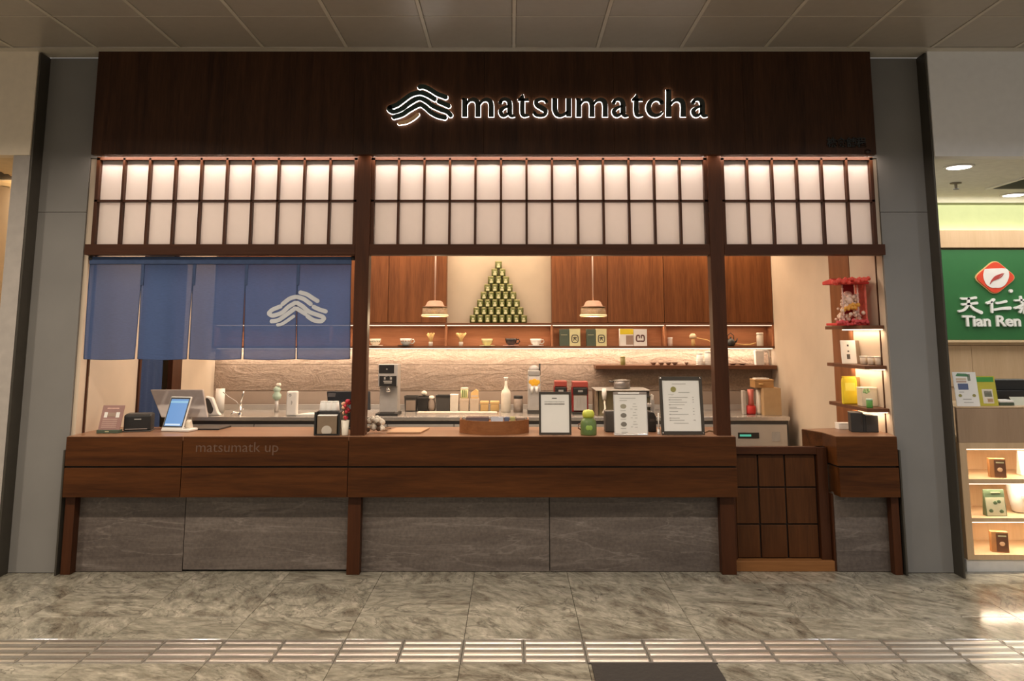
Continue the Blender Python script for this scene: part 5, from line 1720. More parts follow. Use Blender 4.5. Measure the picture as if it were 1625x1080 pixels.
# green jar
p, w_, h = fit(922, 948.5, 650.5, 691, z=ZF)
t = thing('green_jar', 'squat green glass jar with bulging lime lid', 'jar', p)
r = w_ / 2
MB().lathe([(r * 0.95, 0), (r, 0.006), (r * 0.98, h * 0.45), (r * 0.84, h * 0.60), (r * 0.62, h * 0.67)], 0, r, 24).build('jar', JARG, t)
MB().lathe([(r * 0.60, h * 0.672), (r * 0.74, h * 0.76), (r * 0.74, h * 0.86), (r * 0.55, h * 0.97), (0, h)], 0, r, 24).build('lid', LIME, t)
MB().ball((0, 0.004, h * 0.30), r * 0.42, sy=0.18, sz=0.9).build('label', mat('jar_label', (0.30, 0.45, 0.08), 0.5), t)
MB().tube([(-r * 0.9, r, h * 0.45), (-r * 1.22, r, h * 0.40), (-r * 1.22, r, h * 0.26), (-r * 0.95, r, h * 0.20)], 0.005, 7).build('handle', mat('leather', (0.16, 0.07, 0.035), 0.6), t)
# acrylic menu stand
p, w_, h = fit(975, 1028.5, 622, 690.5, z=ZF)
t = thing('menu_stand', 'clear acrylic menu stand with three small dish pictures', 'menu', p)
t.rotation_euler.x = -0.08
ACR = mat('acrylic_edge', (0.62, 0.60, 0.58), 0.15, 0.2)
MB().prism_yz([(0, 0), (0.05, 0.0042), (0.05, 0.013), (0, 0.010)], -w_ / 2, w_ / 2).build('foot', ACR, t, 0.002)
MB().box(-w_ / 2, -w_ / 2 + 0.006, 0, 0.006, 0.010, h).build('edge_bar', ACR, t)
MB().box(w_ / 2 - 0.006, w_ / 2, 0, 0.006, 0.010, h).build('edge_bar', ACR, t)
sh = MB().box(-w_ / 2 + 0.006, w_ / 2 - 0.006, 0.001, 0.005, 0.012, h - 0.016).build('sheet', WHITEP, t)
MB().box(-w_ / 2, w_ / 2, -0.001, 0.012, h - 0.0155, h).build('clip_bar', mat('clip_taupe', (0.30, 0.25, 0.22), 0.4), t, 0.001)
MB().box(-w_ / 2 + 0.03, w_ / 2 - 0.05, -0.004, -0.001, h - 0.013, h - 0.002).build('clip_strip', WHITE, t, 0.001)
TP = mat('dish_print', (0.36, 0.33, 0.24), 0.7)
rw = [(0.18, 0.66, 0.855, 0.865, INKG), (0.18, 0.40, 0.80, 0.812, INKG)]
for z in (0.66, 0.46, 0.25):
    rw += [(0.58, 0.66, z + 0.06, z + 0.07, INKG), (0.56, 0.70, z, z + 0.010, INKG), (0.50, 0.56, z - 0.06, z - 0.05, INKG), (0.62, 0.70, z - 0.065, z - 0.055, INKG), (0.20, 0.36, z - 0.095, z - 0.085, INKG)]
rw += [(0.22, 0.40, 0.07, 0.08, INKG), (0.22, 0.36, 0.04, 0.05, INKG)]
prints(sh, w_, h, rw, 0.001)
for z, m_ in ((0.67, TP), (0.46, mat('dish_print_dark', (0.20, 0.18, 0.15), 0.7)), (0.255, mat('dish_print_dark', (0.20, 0.18, 0.15), 0.7))):
    MB().prism([((0.29 - 0.5) * w_ + 0.020 * math.cos(a), z * h + 0.015 * math.sin(a)) for a in [2 * PI * k / 16 for k in range(16)]], -0.0004, 0.001).build('printed_picture', m_, sh)
# black boxes behind the menu stand
p, w_, h = fit(961, 975, 652, 685, z=ZF)
tag(MB().box(-w_ / 2, w_ / 2 + 0.03, 0, 0.10, 0, h).build('speaker_box', DARK, loc=p, bevel=0.004), 'dark upright box half hidden behind the acrylic menu stand', 'box')
p, w_, h = fit(1030, 1042, 652, 685, z=ZF)
t = thing('card_reader', 'black rounded card machine between the two menus', 'machine', p)
MB().prism([(-0.03, 0), (w_ / 2, 0), (w_ / 2, h * 0.72), (w_ / 2 - 0.015, h * 0.92), (-0.03, h)], 0, 0.12).build('body', BLACK, t, 0.006)
MB().box(-0.02, w_ / 2 - 0.01, -0.002, 0, h * 0.5, h * 0.62).build('slot', DARK, t)
p, w_, h = fit(1043, 1048.5, 655, 689, z=ZF)
t = thing('pen_holder', 'slim white pen in a clear stand next to the large menu', 'pen', p)
MB().lathe([(0.010, 0), (0.011, 0.004), (0.009, 0.035), (0, 0.035)], seg=12).build('stand', ACR, t)
MB().tube([(0, 0, 0.03), (0, 0, h)], 0.005, 7).build('pen', WHITE, t)
# large framed menu
t, w_, h, sh = framed('framed_menu', 'large dark framed drinks menu with steel corner studs', 'menu', 1050, 1119, 598.5, 690.5, 0.020, FRAMEB, 0.05, True)
rw = [(0.30, 0.62, 0.868, 0.878, INKG), (0.44, 0.70, 0.722, 0.730, INKG), (0.20, 0.33, 0.690, 0.697, mat('print_faint', (0.55, 0.53, 0.48), 0.7)), (0.28, 0.30, 0.675, 0.682, INKG)]
for k, (z, l) in enumerate(((0.635, 0.44), (0.595, 0.30), (0.553, 0.42), (0.510, 0.36), (0.465, 0.18), (0.445, 0.30), (0.395, 0.20), (0.345, 0.44), (0.282, 0.23), (0.245, 0.34), (0.195, 0.34))):
    x0_ = 0.21 if k < 10 else 0.30
    rw.append((x0_, x0_ + l, z, z + 0.009, INKG))
    if k in (1, 3, 7, 8, 9):
        rw.append((x0_ - 0.005, x0_ + 0.03, z - 0.004, z + 0.013, INKG))
    if k in (0, 1, 2, 5, 6, 7, 9):
        rw.append((0.76, 0.79 + (0.02 if k == 9 else 0), z, z + 0.012, INKG))
prints(sh, w_, h, rw)
MB().prism([((0.325 - 0.5) * w_ + 0.0185 * math.cos(a), 0.778 * h + 0.0185 * math.sin(a)) for a in [2 * PI * k / 20 for k in range(20)]], 0.0046, 0.006).build('printed_picture', OLIVE, sh)
# small brown plant twig behind the menu frame
p, w_, h = fit(1121, 1133, 680, 688, z=ZF)
tag(MB().tube([(-0.03, 0.03, 0.004), (0.0, 0.03, 0.016), (0.03, 0.02, 0.012), (0.045, 0.01, 0.005)], [0.004, 0.007, 0.006, 0.003], 6).build('dried_twig', mat('dry_stem', (0.22, 0.15, 0.08), 0.7), loc=p), 'little dried twig lying between large menu and post', 'twig')

# ================================================================== THINGS ON THE SIDE SHELVES
zs1, zs2, zs3 = [at(1400, y, 5.64).z for y in (516, 580, 648)]
# decorated red shrine
q = Vector((2.452, 5.86, zs1 + 0.0005))
q.x = at(1345, 513, 5.86).x
t = thing('red_shrine', 'little red canopied shrine full of pink and gold ornaments', 'ornament', q)
W = 0.115
MB().box(-W, W, -0.10, 0.10, 0, 0.018).build('base', RED, t, 0.004)
MB().box(-W * 0.15, W * 0.6, 0.02, 0.033, 0.018, 0.30).build('back_panel', mat('deep_red', (0.34, 0.008, 0.006), 0.5), t)
MB().box(W * 0.84, W * 0.96, -0.09, 0.085, 0.018, 0.30).build('side_curtain', mat('coral', (0.72, 0.14, 0.10), 0.6, noise=0.2, nscale=40), t, 0.006)
for sx, sy in ((-0.50, -0.085), (0.40, -0.09)):
    b = MB().tube([(W * sx, sy, 0.018), (W * sx, sy, 0.285)], 0.0055, 8)
    for k in range(7):
        b.ball((W * sx, sy, 0.04 + 0.036 * k), 0.008, seg=8, rings=5)
    b.build('column', PINK, t)
cn = MB()
rf = random.Random(11)
cn.prism_yz([(-0.15, 0.285), (0.11, 0.292), (0.11, 0.318), (-0.05, 0.330), (-0.16, 0.300)], -W * 1.08, W * 0.92)
cn.build('canopy', RED, t, 0.006)
fr = MB()
for k in range(34):
    u = k / 33
    x = -W * 1.25 + 2.15 * W * u
    fr.ball((x, -0.155 + rf.uniform(-.012, .012), 0.292 + 0.030 * u + rf.uniform(-.010, .016)), rf.uniform(0.011, 0.017), seg=7, rings=5)
fr.build('fringe', mat('coral_fringe', (0.80, 0.09, 0.06), 0.6), t)
fi = MB()
for k in range(70):
    z = rf.uniform(0.02, 0.20)
    wv = W * (0.85 - z * 2.2)
    fi.ball((rf.uniform(-wv, wv * 1.1), rf.uniform(-0.08, 0.0), z + 0.01), rf.uniform(0.010, 0.020), seg=7, rings=5)
fi.build('flower_heap', mat('blossom_pink', (0.80, 0.56, 0.44), 0.6, noise=0.35, nscale=55), t)
MB().ball((0.0, -0.03, 0.175), 0.042, sz=0.9).build('round_face', mat('peach', (0.82, 0.60, 0.48), 0.55), t)
MB().ball((0.0, -0.03, 0.222), 0.030, sz=0.7).build('headdress', PINK, t)
g = MB()
for k in range(16):
    u = k / 15
    g.ball((-0.060 + 0.105 * u, -0.085 + rf.uniform(-.01, .01), 0.118 + 0.022 * u + rf.uniform(-.016, .012)), rf.uniform(0.010, 0.016), seg=7, rings=5)
g.build('gold_garland', GOLD, t)
rb = MB()
for k in range(26):
    rb.ball((rf.uniform(-W * 1.0, W * 0.9), rf.uniform(-0.11, -0.085), rf.uniform(0.008, 0.035)), rf.uniform(0.010, 0.016), seg=7, rings=5)
rb.build('red_ruffle', mat('ruffle_red', (0.66, 0.08, 0.09), 0.6), t)
# book and box pair leaning on the middle shelf
q = Vector((at(1349, 577, 6.02).x, 6.02, zs2 + 0.0005))
t = thing('white_book', 'white book with small black characters leaning back on the middle shelf', 'book', q, rz=math.radians(-10))
hb_, wb_ = 0.166, 0.100
MB().prism_yz([(0, 0), (0.028, 0.0), (0.058, hb_), (0.030, hb_)], -wb_ / 2, wb_ / 2).build('pages', WHITEP, t, 0.002)
b = MB()
for (xa, fa, fb, w2) in ((-0.004, 0.74, 0.82, 0.012), (-0.004, 0.50, 0.56, 0.012), (-0.006, 0.20, 0.40, 0.022)):
    b.prism_yz([(0.030 * fa - 0.0015, hb_ * fa), (0.030 * fa, hb_ * fa), (0.030 * fb, hb_ * fb), (0.030 * fb - 0.0015, hb_ * fb)], xa - w2 / 2, xa + w2 / 2)
b.build('printed_characters', INK, t)
q2 = Vector((q.x + 0.074, 6.03, zs2 + 0.0005))
tag(MB().prism_yz([(0, 0), (0.024, 0.0), (0.054, hb_), (0.030, hb_)], -0.020, 0.020).build('brown_book', BROWN, loc=q2, bevel=0.002), 'thin brown book leaning beside the white one', 'book')
for k in range(3):
    q = Vector((at(1377 + 6.5 * k, 577, 5.78).x, 5.84 - 0.055 * k, zs2 + 0.0005))
    c_ = thing('glass_cup', ('small pale glass cup nearest the books', 'small pale glass cup between two others on the middle shelf', 'small pale glass cup at the shelf edge by the wall trim')[k], 'cup', q, group='pale glass cups on the middle shelf')
    MB().lathe([(0.020, 0), (0.024, 0.006), (0.027, 0.058), (0.025, 0.058), (0.021, 0.01), (0, 0.009)], seg=16).build('cup', mat('frosted_cup', (0.62, 0.50, 0.38), 0.25), c_)
    MB().lathe([(0.0272, 0.05), (0.0285, 0.055), (0.027, 0.060)], seg=16).build('rim', CREAM, c_)
# yellow bag, brown box, patterned box, green can
q = Vector((at(1350.5, 637, 5.98).x, 5.98, zs3 + 0.0005))
t = thing('yellow_pouch', 'bright yellow tea pouch on the lowest shelf', 'pouch', q)
MB().prism([(-0.055, 0), (0.055, 0), (0.053, 0.16), (0.048, 0.187), (-0.046, 0.187), (-0.052, 0.16)], 0, 0.035).build('pouch', YELLOW, t, 0.008)
MB().box(-0.036, 0.036, -0.0015, 0.0, 0.095, 0.150).build('label', mat('pale_yellow', (0.86, 0.74, 0.12), 0.5), t)
MB().box(-0.047, 0.047, 0.010, 0.025, 0.1875, 0.196).build('seal', YELLOW, t)
q = Vector((at(1368, 637, 6.08).x, 6.08, zs3 + 0.0005))
tag(MB().box(-0.045, 0.045, 0, 0.05, 0, 0.185).build('brown_box', mat('bronze_box', (0.36, 0.21, 0.08), 0.5), loc=q, bevel=0.003), 'brown upright box half behind the yellow pouch', 'box')
q = Vector((at(1382, 642, 5.80).x, 5.80, zs3 + 0.0005))
t = thing('leaf_box', 'cream gift box with green leaf print on the lowest shelf', 'box', q)
MB().box(-0.058, 0.05, 0, 0.085, 0, 0.118).build('carton', mat('cream_box', (0.66, 0.56, 0.40), 0.6), t, 0.003)
MB().box(-0.0585, 0.0505, -0.001, 0.0855, 0.1185, 0.128).build('lid', CREAM, t, 0.002)
b = MB()
for (x, z) in ((-0.042, 0.10), (-0.025, 0.095), (-0.01, 0.103), (-0.035, 0.112), (-0.014, 0.114)):
    b.ball((x, -0.001, z), 0.010, sy=0.15, seg=8, rings=5)
b.build('leaf_print', mat('soft_leaf', (0.30, 0.45, 0.20), 0.6), t)
q = Vector((at(1380, 643, 5.70).x, 5.70, zs3 + 0.0005))
g = canister('green_can', 'small bright green can in front of the cream gift box', 'can', q, 0.021, 0.060, GREEN, MINT, 0.18)
# on the side counter
q = onz(1366, 685.5, CT + 0.0005)
t = thing('black_gift_box', 'matte black gift box pair tied by a wide band on the side counter', 'box', q, rz=math.radians(-12))
MB().box(-0.060, 0.018, 0.0, 0.10, 0, 0.125).build('box', mat('matte_black', (0.028, 0.024, 0.021), 0.6), t, 0.003)
MB().box(0.036, 0.118, 0.012, 0.09, 0, 0.112).build('box', mat('matte_black', (0.028, 0.024, 0.021), 0.6), t, 0.003)
MB().box(0.0185, 0.0355, 0.006, 0.095, 0, 0.118).build('band', BLACK, t, 0.002)
MB().box(-0.062, 0.020, -0.002, 0.102, 0.1255, 0.131).build('lid', mat('warm_grey_lid', (0.20, 0.17, 0.15), 0.5), t, 0.001)
q = onz(1341, 680.5, CT + 0.0005)
q.y = min(q.y, 5.93)
t = thing('name_cards', 'stack of white name cards beside the black gift boxes', 'cards', q)
MB().box(-0.050, 0.045, -0.02, 0.05, 0, 0.038).build('cards', WHITEP, t, 0.003)
MB().box(-0.052, 0.047, -0.022, 0.052, 0.0385, 0.042).build('top_card', WHITE, t, 0.001)

# ================================================================== TEA SHOP NEXT DOOR
# big green sign
sy_ = YB - 0.07
z0, z1 = at(1560, 539, sy_).z, at(1560, 396, sy_).z
t = thing('tea_shop_sign', 'large green wall sign with red diamond leaf emblem and white lettering', 'sign', (0, sy_, 0))
MB().box(3.3, 6.6, 0, 0.05, z0, z1).build('board', SIGNG, t, 0.003)
MB().box(3.3, 6.6, -0.012, 0.05, z0 - 0.022, z0 - 0.001).build('lower_rail', mat('oak_rail', (0.68, 0.50, 0.30), 0.5), t)
k6 = lambda l: [(1490 + x / 6.0, 380 + y / 6.0, wd / 6.0) for x, y, wd in l]
P2 = lambda x, y: (lambda q: (q.x, q.z))(at(1490 + x / 6.0, 380 + y / 6.0, sy_))


def rdiamond(k, n=6):
    c = [(525, 200), (720, 362), (525, 522), (332, 362)]
    cx_, cy_ = 526, 362
    c = [(cx_ + (x - cx_) * k, cy_ + (y - cy_) * k) for x, y in c]
    out = []
    for i in range(4):
        a, b_, d = c[i - 1], c[i], c[(i + 1) % 4]
        f = 0.24
        p0 = (b_[0] + (a[0] - b_[0]) * f, b_[1] + (a[1] - b_[1]) * f)
        p2 = (b_[0] + (d[0] - b_[0]) * f, b_[1] + (d[1] - b_[1]) * f)
        for j in range(n + 1):
            u = j / n
            out.append(tuple((1 - u) ** 2 * p0[e] + 2 * u * (1 - u) * b_[e] + u * u * p2[e] for e in (0, 1)))
    return [P2(*q) for q in out]


em = MB().prism(rdiamond(1.09), -0.012, 0).build('emblem', mat('emblem_gold', (0.80, 0.52, 0.22), 0.4), t)
MB().prism(rdiamond(1.03), -0.022, -0.0125).build('red_diamond', mat('emblem_red', (0.70, 0.065, 0.025), 0.45), em)
shield = catmull([(420, 282, 0), (525, 276, 0), (632, 282, 0), (652, 350, 0), (620, 425, 0), (570, 458, 0), (525, 460, 0), (485, 458, 0), (435, 425, 0), (408, 350, 0), (420, 282, 0)], 5)
MB().prism([P2(a[0], a[1]) for a in shield[:-1]], -0.026, -0.0225).build('white_field', WHITE, em)
lf = MB()
lf.stroke(pxs(k6([(470, 425, 4), (490, 392, 16), (525, 366, 34), (555, 345, 22), (592, 322, 4)]), sy_), -0.030, -0.0265, cap=False)
lf.stroke(pxs(k6([(540, 378, 4), (575, 355, 9), (602, 322, 3)]), sy_), -0.030, -0.0265, cap=False)
lf.build('leaf_mark', mat('leaf_red', (0.42, 0.05, 0.04), 0.5), em)
MB().prism([P2(676 + 17 * math.cos(a), 490 + 17 * math.sin(a)) for a in [2 * PI * k / 16 for k in range(16)]], -0.02, 0).build('round_dot', WHITE, t)
SW = mat('sign_white', (0.85, 0.85, 0.80), 0.4)
chars = [
    [[(208, 562, 22), (275, 562, 20), (340, 553, 24)], [(214, 617, 22), (280, 612, 20), (350, 604, 26)], [(272, 565, 26), (268, 620, 24), (232, 668, 20), (182, 682, 22)], [(284, 622, 18), (325, 662, 26), (392, 694, 32)]],
    [[(512, 572, 26), (485, 592, 24), (450, 604, 24)], [(492, 600, 24), (494, 640, 22), (497, 690, 20)], [(540, 604, 22), (580, 600, 20), (628, 588, 24)], [(518, 668, 20), (590, 656, 24), (664, 652, 32)]],
    [[(716, 580, 18), (800, 574, 18), (886, 566, 22)], [(768, 545, 20), (772, 575, 20), (776, 602, 16)], [(838, 540, 20), (834, 570, 20), (828, 600, 16)], [(800, 604, 20), (770, 632, 20), (716, 652, 22)], [(802, 606, 18), (840, 632, 24), (890, 650, 28)], [(752, 655, 16), (800, 650, 16), (852, 645, 18)], [(802, 625, 20), (804, 665, 20), (800, 700, 18)], [(776, 668, 18), (762, 690, 22)], [(826, 664, 16), (850, 690, 22)]]]
for ch in chars:
    b = MB()
    for st in ch:
        b.stroke(pxs(k6(st), sy_), -0.022, 0, n=6)
    b.build('character', SW, t)
text_letters('letter', 'Tian Ren Tea', 0.135, SW, t, (P2(220, 822)[0], -0.012, P2(220, 822)[1]), extrude=0.010, bold=0.004, width=0.80)

# ceiling fittings
for px, py, lab in ((1521.5, 264, 'round downlight nearest the opening in the tea shop ceiling'), (1608, 308.5, 'round downlight further inside the tea shop ceiling')):
    q = onz(px, py, ZT)
    d = thing('downlight', lab, 'light', q, group='downlights in the tea shop ceiling')
    MB().lathe([(0.085, -0.004), (0.078, -0.010), (0.0, -0.010)], seg=24).build('lens', LAMPD, d)
    MB().lathe([(0.105, -0.001), (0.104, -0.008), (0.086, -0.010), (0.086, -0.001)], seg=24).build('ring', WHITE, d)
q = onz(1516.5, 290, ZT)
d = thing('sprinkler', 'small dark ceiling sprinkler in the tea shop', 'sprinkler', q)
MB().lathe([(0.045, 0), (0.043, -0.008), (0.012, -0.010), (0.010, -0.05), (0, -0.05)], seg=14).build('rose', mat('sprinkler_brass', (0.20, 0.17, 0.12), 0.4, 0.5), d)
MB().lathe([(0.022, -0.050), (0.022, -0.055), (0, -0.056)], seg=12).build('deflector', DARK, d)
a_, b_, c_ = onz(1563, 299, ZT), onz(1616, 281, ZT), onz(1660, 299, ZT)
d = thing('ceiling_vent', 'square air vent with dark slats in the tea shop ceiling', 'vent', (a_.x + 0.30, (a_.y + b_.y) / 2, ZT))
hs = abs(a_.y - b_.y) / 2
MB().box(-0.30, 0.40, -hs, -hs + 0.03, -0.012, -0.001).build('frame_bar', WHITE, d)
MB().box(-0.30, 0.40, hs - 0.03, hs, -0.012, -0.001).build('frame_bar', WHITE, d)
MB().box(-0.30, -0.27, -hs + 0.03, hs - 0.03, -0.012, -0.001).build('frame_bar', WHITE, d)
MB().box(0.37, 0.40, -hs + 0.03, hs - 0.03, -0.012, -0.001).build('frame_bar', WHITE, d)
for k in range(6):
    y = -hs + 0.05 + (2 * hs - 0.10) * (k + 0.5) / 6
    MB().prism_yz([(y - 0.025, -0.003), (y + 0.018, -0.014), (y + 0.018, -0.010), (y - 0.025, 0.0)], -0.268, 0.368).build('slat', DARK, d)
# counter with three lit shelves
cy = 5.60
zc = at(1560, 645, cy).z
xl = at(1520, 690, cy).x
tc_ = thing('tea_shop_counter', 'light oak shop counter with three lit display recesses', 'counter', (xl, cy, 0))
WD = 1.5
zz = [at(1560, y, cy).z for y in (647, 702, 712, 760, 767, 822, 828, 880, 888, 908)]
MB().box(0, WD, 0, 0.5, zz[0], zc).build('countertop', OAK_L, tc_, 0.002)
MB().box(0.006, WD, 0.004, 0.03, zz[1], zz[0] - 0.001).build('apron', OAK_F, tc_, 0.001)
xo = at(1541, 800, cy).x - xl
MB().box(0.006, xo, 0.004, 0.5, zz[8], zz[1] - 0.001).build('side_panel', OAK_L, tc_, 0.001)
MB().box(xo, WD, 0.004, 0.5, zz[2], zz[1] - 0.001).build('rail', OAK_L, tc_)
MB().box(xo, WD, 0.004, 0.4, zz[4], zz[3]).build('shelf_board', OAK_L, tc_)
MB().box(xo, WD, 0.004, 0.4, zz[6], zz[5]).build('shelf_board', OAK_L, tc_)
MB().box(xo, WD, 0.004, 0.4, zz[8], zz[7]).build('shelf_board', OAK_L, tc_)
MB().box(xo, WD, 0.40, 0.42, zz[8], zz[2]).build('back_panel', OAK_L, tc_)
MB().box(0.0, WD, 0.012, 0.5, 0.001, zz[8] - 0.001).build('plinth', mat('white_plinth', (0.62, 0.60, 0.57), 0.5), tc_)
for a, b in ((2, 3), (4, 5), (6, 7)):
    zt = zz[a]
    MB().box(xo + 0.005, WD, 0.03, 0.045, zt - 0.010, zt - 0.001).build('led_strip', LEDM, tc_)
    area('tea_counter_strip', (xl + xo + 0.5, cy + 0.07, zt - 0.012), 0.9, 4.2, (1, 0.82, 0.58), sy=0.02)


def packet(x0, x1, yt, yb, lab, m, m2, pouch=False):
    p, w_, h = fit(x0, x1, yt, yb, Y=cy + 0.06)
    base = [zz[3], zz[5], zz[7]]
    p.z = min(base, key=lambda b: abs(b - p.z)) + 0.0005
    h = at(x0, yt, cy + 0.06).z - p.z
    t = thing('tea_packet', lab, 'packet', p, group='tea packets in the lit recesses', rz=0 if pouch else math.radians(-12))
    if pouch:
        MB().prism_yz([(0, 0), (0.05, 0), (0.028, h), (0.022, h)], -w_ / 2, w_ / 2).build('pouch', m, t, 0.003)
        MB().prism_yz([(-0.0010, 0.004), (0.0005, 0.004), (0.0155, h * 0.70), (0.0140, h * 0.70)], -w_ / 2 + 0.006, w_ / 2 - 0.006).build('label', m2, t)
        b = MB()
        for k, (fx, fz) in enumerate(((-0.25, 0.18), (0.25, 0.16), (0.0, 0.48), (0.18, 0.52))):
            b.ball((fx * w_, 0.022 * fz - 0.001, h * fz), 0.016, sy=0.12, seg=8, rings=5)
        b.build('leaf_print', mat('leaf_print_dark', (0.10, 0.15, 0.07), 0.6), t)
        MB().box(-w_ * 0.15, w_ * 0.3, 0.016, 0.0195, h * 0.86, h * 0.90).build('printed_name', TINLBL, t)
    else:
        MB().box(-w_ / 2, w_ / 2, 0, 0.045, 0, h).build('carton', m, t, 0.002)
        MB().box(-w_ * 0.22, w_ / 2 - 0.003, -0.0012, 0, h * 0.04, h * 0.92).build('label', m2, t)
        MB().ball((w_ * 0.12, -0.001, h * 0.42), 0.018, sy=0.1, sz=0.8, seg=10, rings=5).build('picture', mat('biscuit', (0.72, 0.46, 0.26), 0.6), t)
        MB().box(-w_ * 0.10, w_ * 0.38, -0.0018, -0.0012, h * 0.76, h * 0.83).build('printed_name', TINLBL, t)


CH = mat('chocolate_label', (0.13, 0.055, 0.025), 0.5)
packet(1573, 1597, 727.5, 760, 'brown tea carton on the upper lit recess', mat('copper_box', (0.40, 0.19, 0.07), 0.45), CH)
packet(1566, 1599, 777, 819, 'green and kraft tea pouch in the middle lit recess', mat('pouch_green', (0.10, 0.14, 0.075), 0.5), mat('pouch_kraft', (0.46, 0.44, 0.29), 0.6), True)
packet(1576, 1601, 843.5, 876.5, 'brown tea carton on the lowest lit recess', mat('copper_box', (0.40, 0.19, 0.07), 0.45), CH)
p, w_, h = fit(1614, 1642, 768, 818, Y=cy + 0.12)
p.z = zz[5] + 0.0005
t = thing('white_pouch', 'white bulging pouch at the frame edge in the middle recess', 'pouch', p)
MB().lathe([(0.03, 0), (0.05, 0.01), (0.062, 0.08), (0.075, 0.16), (0.078, 0.20), (0.0, 0.205)], 0, 0.06, 18).build('pouch', WHITE, t)
MB().box(-0.02, 0.03, -0.012, -0.002, 0.10, 0.12).build('label', INKG, t)
p, w_, h = fit(1622, 1640, 718, 758, Y=cy + 0.14)
p.z = zz[3] + 0.0005
tag(MB().prism_yz([(0, 0), (0.06, 0), (0.035, 0.16), (0.028, 0.16)], -0.04, 0.05).build('white_bag', WHITE, loc=p, bevel=0.006), 'white bag cut by the frame edge in the upper recess', 'bag')
# things on the tea shop counter
zq = zc + 0.0005
p, w_, h = fit(1519, 1556, 590, 644.5, Y=cy + 0.03)
t = thing('price_card', 'white upright leaflet with green heading and phone picture', 'leaflet', (p.x, cy + 0.03, zq))
t.rotation_euler.x = -0.14
MB().box(-w_ / 2, w_ / 2, 0, 0.006, 0, h).build('sheet', WHITEP, t)
b = MB().prism([(-w_ * 0.38, h * 0.88), (w_ * 0.22, h * 0.86), (w_ * 0.10, h * 0.95), (-w_ * 0.30, h * 0.96)], -0.0012, 0)
b.build('green_heading', mat('heading_green', (0.08, 0.22, 0.10), 0.6), t)
prints(t, w_, h, [(0.12, 0.55, 0.76, 0.82, BEIGE), (0.12, 0.55, 0.69, 0.74, mat('rust_print', (0.50, 0.36, 0.28), 0.5)), (0.16, 0.60, 0.48, 0.66, mat('blue_print', (0.10, 0.13, 0.24), 0.5)), (0.30, 0.66, 0.19, 0.215, INKG), (0.32, 0.72, 0.10, 0.12, INKG), (0.18, 0.38, 0.40, 0.42, INKG), (0.62, 0.74, 0.74, 0.94, mat('green_grey', (0.22, 0.24, 0.18), 0.6))], 0.0)
for sx in (-0.30, 0.30):
    MB().prism([(sx * w_ + 0.012 * math.cos(a), 0.31 * h + 0.010 * math.sin(a)) for a in [2 * PI * k / 14 for k in range(14)]], -0.0012, 0).build('round_print', OLIVE, t)
p, w_, h = fit(1554, 1584, 597, 644.5, Y=cy + 0.06)
t = thing('offer_card', 'yellow-green upright leaflet behind the white one', 'leaflet', (p.x + 0.005, cy + 0.06, zq))
t.rotation_euler.x = -0.14
MB().box(-w_ / 2, w_ / 2, 0, 0.006, 0, h).build('sheet', mat('olive_yellow', (0.52, 0.46, 0.05), 0.5), t)
prints(t, w_, h, [(0.0, 0.92, 0.80, 0.96, mat('bright_green', (0.06, 0.30, 0.05), 0.5)), (0.22, 0.78, 0.08, 0.56, CREAM), (0.32, 0.72, 0.30, 0.50, mat('green_grey', (0.22, 0.24, 0.18), 0.6)), (0.45, 0.75, 0.12, 0.24, mat('peach_print', (0.80, 0.52, 0.30), 0.5))], 0.0)
p, w_, h = fit(1577, 1650, 606, 643, Y=cy + 0.25)
t = thing('black_counter_tray', 'black two-tier tray at the back of the oak counter', 'tray', (p.x, cy + 0.24, zq))
MB().box(-w_ / 2, w_ / 2, 0.02, 0.20, 0, h * 0.55).build('lower_tier', BLACK, t, 0.004)
MB().box(-w_ / 2, w_ / 2, 0.06, 0.20, h * 0.55, h).build('upper_tier', BLACK, t, 0.004)
p, w_, h = fit(1587, 1610, 633, 643, Y=cy + 0.08)
t = thing('card_box', 'small white and green card box on the oak counter', 'box', (p.x, cy + 0.08, zq))
MB().box(-w_ / 2, w_ / 2, 0, 0.10, 0, 0.02).build('base', GREEND, t, 0.002)
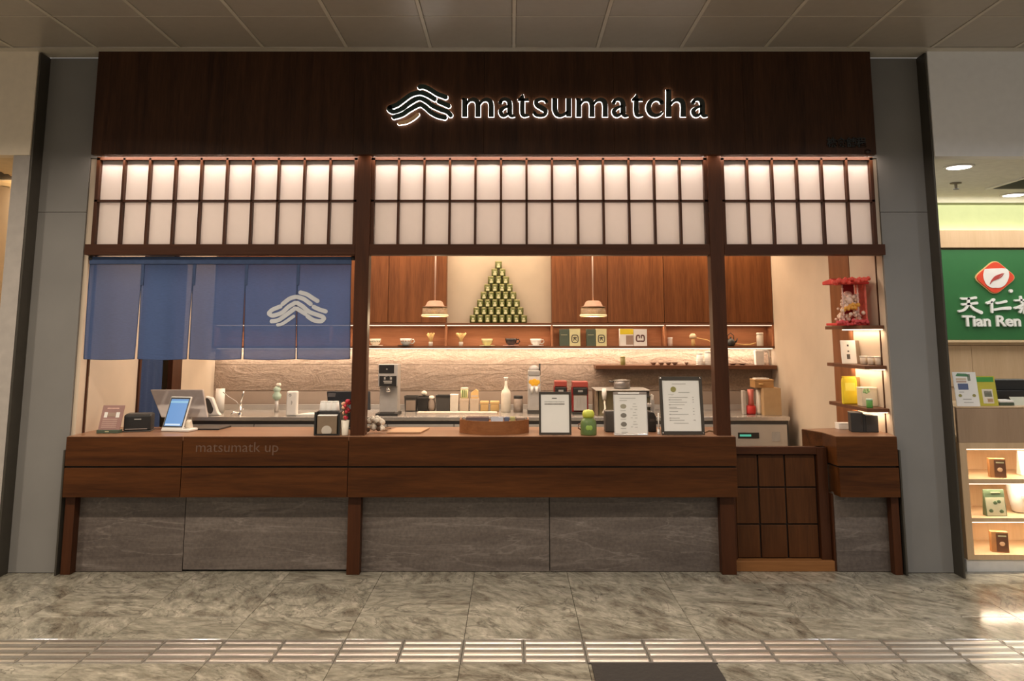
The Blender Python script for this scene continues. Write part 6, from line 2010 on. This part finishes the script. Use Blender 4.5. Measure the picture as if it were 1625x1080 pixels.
MB().box(-w_ / 2, w_ / 2, 0.003, 0.10, 0.0205, 0.035).build('cards', WHITEP, t, 0.002)
p, w_, h = fit(1609, 1640, 628, 642, Y=cy + 0.10)
tag(MB().prism_yz([(0, 0), (0.004, 0), (0.05, 0.052), (0.046, 0.054)], -w_ / 2, w_ / 2).build('folded_leaflet', mat('pale_print', (0.60, 0.60, 0.48), 0.6), loc=(p.x, cy + 0.10, zq)), 'pale folded leaflet leaning by the small card box', 'leaflet')

# ================================================================== LEFT NEIGHBOUR FITTINGS, FLOOR MAT
q = onz(6, 296, 2.74)
d = thing('sprinkler', 'small ceiling sprinkler in the warm lit shop beside the pale frame', 'sprinkler', q)
MB().lathe([(0.045, 0), (0.043, -0.008), (0.012, -0.010), (0.010, -0.05), (0, -0.05)], seg=14).build('rose', mat('sprinkler_brass', (0.20, 0.17, 0.12), 0.4, 0.5), d)
MB().lathe([(0.022, -0.050), (0.022, -0.055), (0, -0.056)], seg=12).build('deflector', DARK, d)
q = onz(0, 272, 2.74)
d = thing('ceiling_vent', 'white air vent in the warm lit shop beside the pale frame', 'vent', (q.x - 0.2, q.y, 2.74))
for y in (-0.3, 0.27):
    MB().box(-0.30, 0.22, y, y + 0.03, -0.012, -0.001).build('frame_bar', WHITE, d)
for k in range(6):
    y = -0.25 + 0.5 * (k + 0.5) / 6
    MB().prism_yz([(y - 0.025, -0.003), (y + 0.018, -0.014), (y + 0.018, -0.010), (y - 0.025, 0.0)], -0.30, 0.20).build('slat', DARK, d)
xa, xb = onz(938, 1053, 0).x, onz(1135, 1053, 0).x
fm = thing('entrance_mat', 'dark brown rectangular floor mat just before the tactile strips', 'mat', ((xa + xb) / 2, 4.10, 0))
MB().box(-(xb - xa) / 2, (xb - xa) / 2, -1.0, 0, 0.0003, 0.008).build('pile', MAT_D, fm, 0.002)
MB().box(-(xb - xa) / 2 - 0.012, (xb - xa) / 2 + 0.012, 0.0005, 0.010, 0.0003, 0.0065).build('edging', DARK, fm, 0.001)
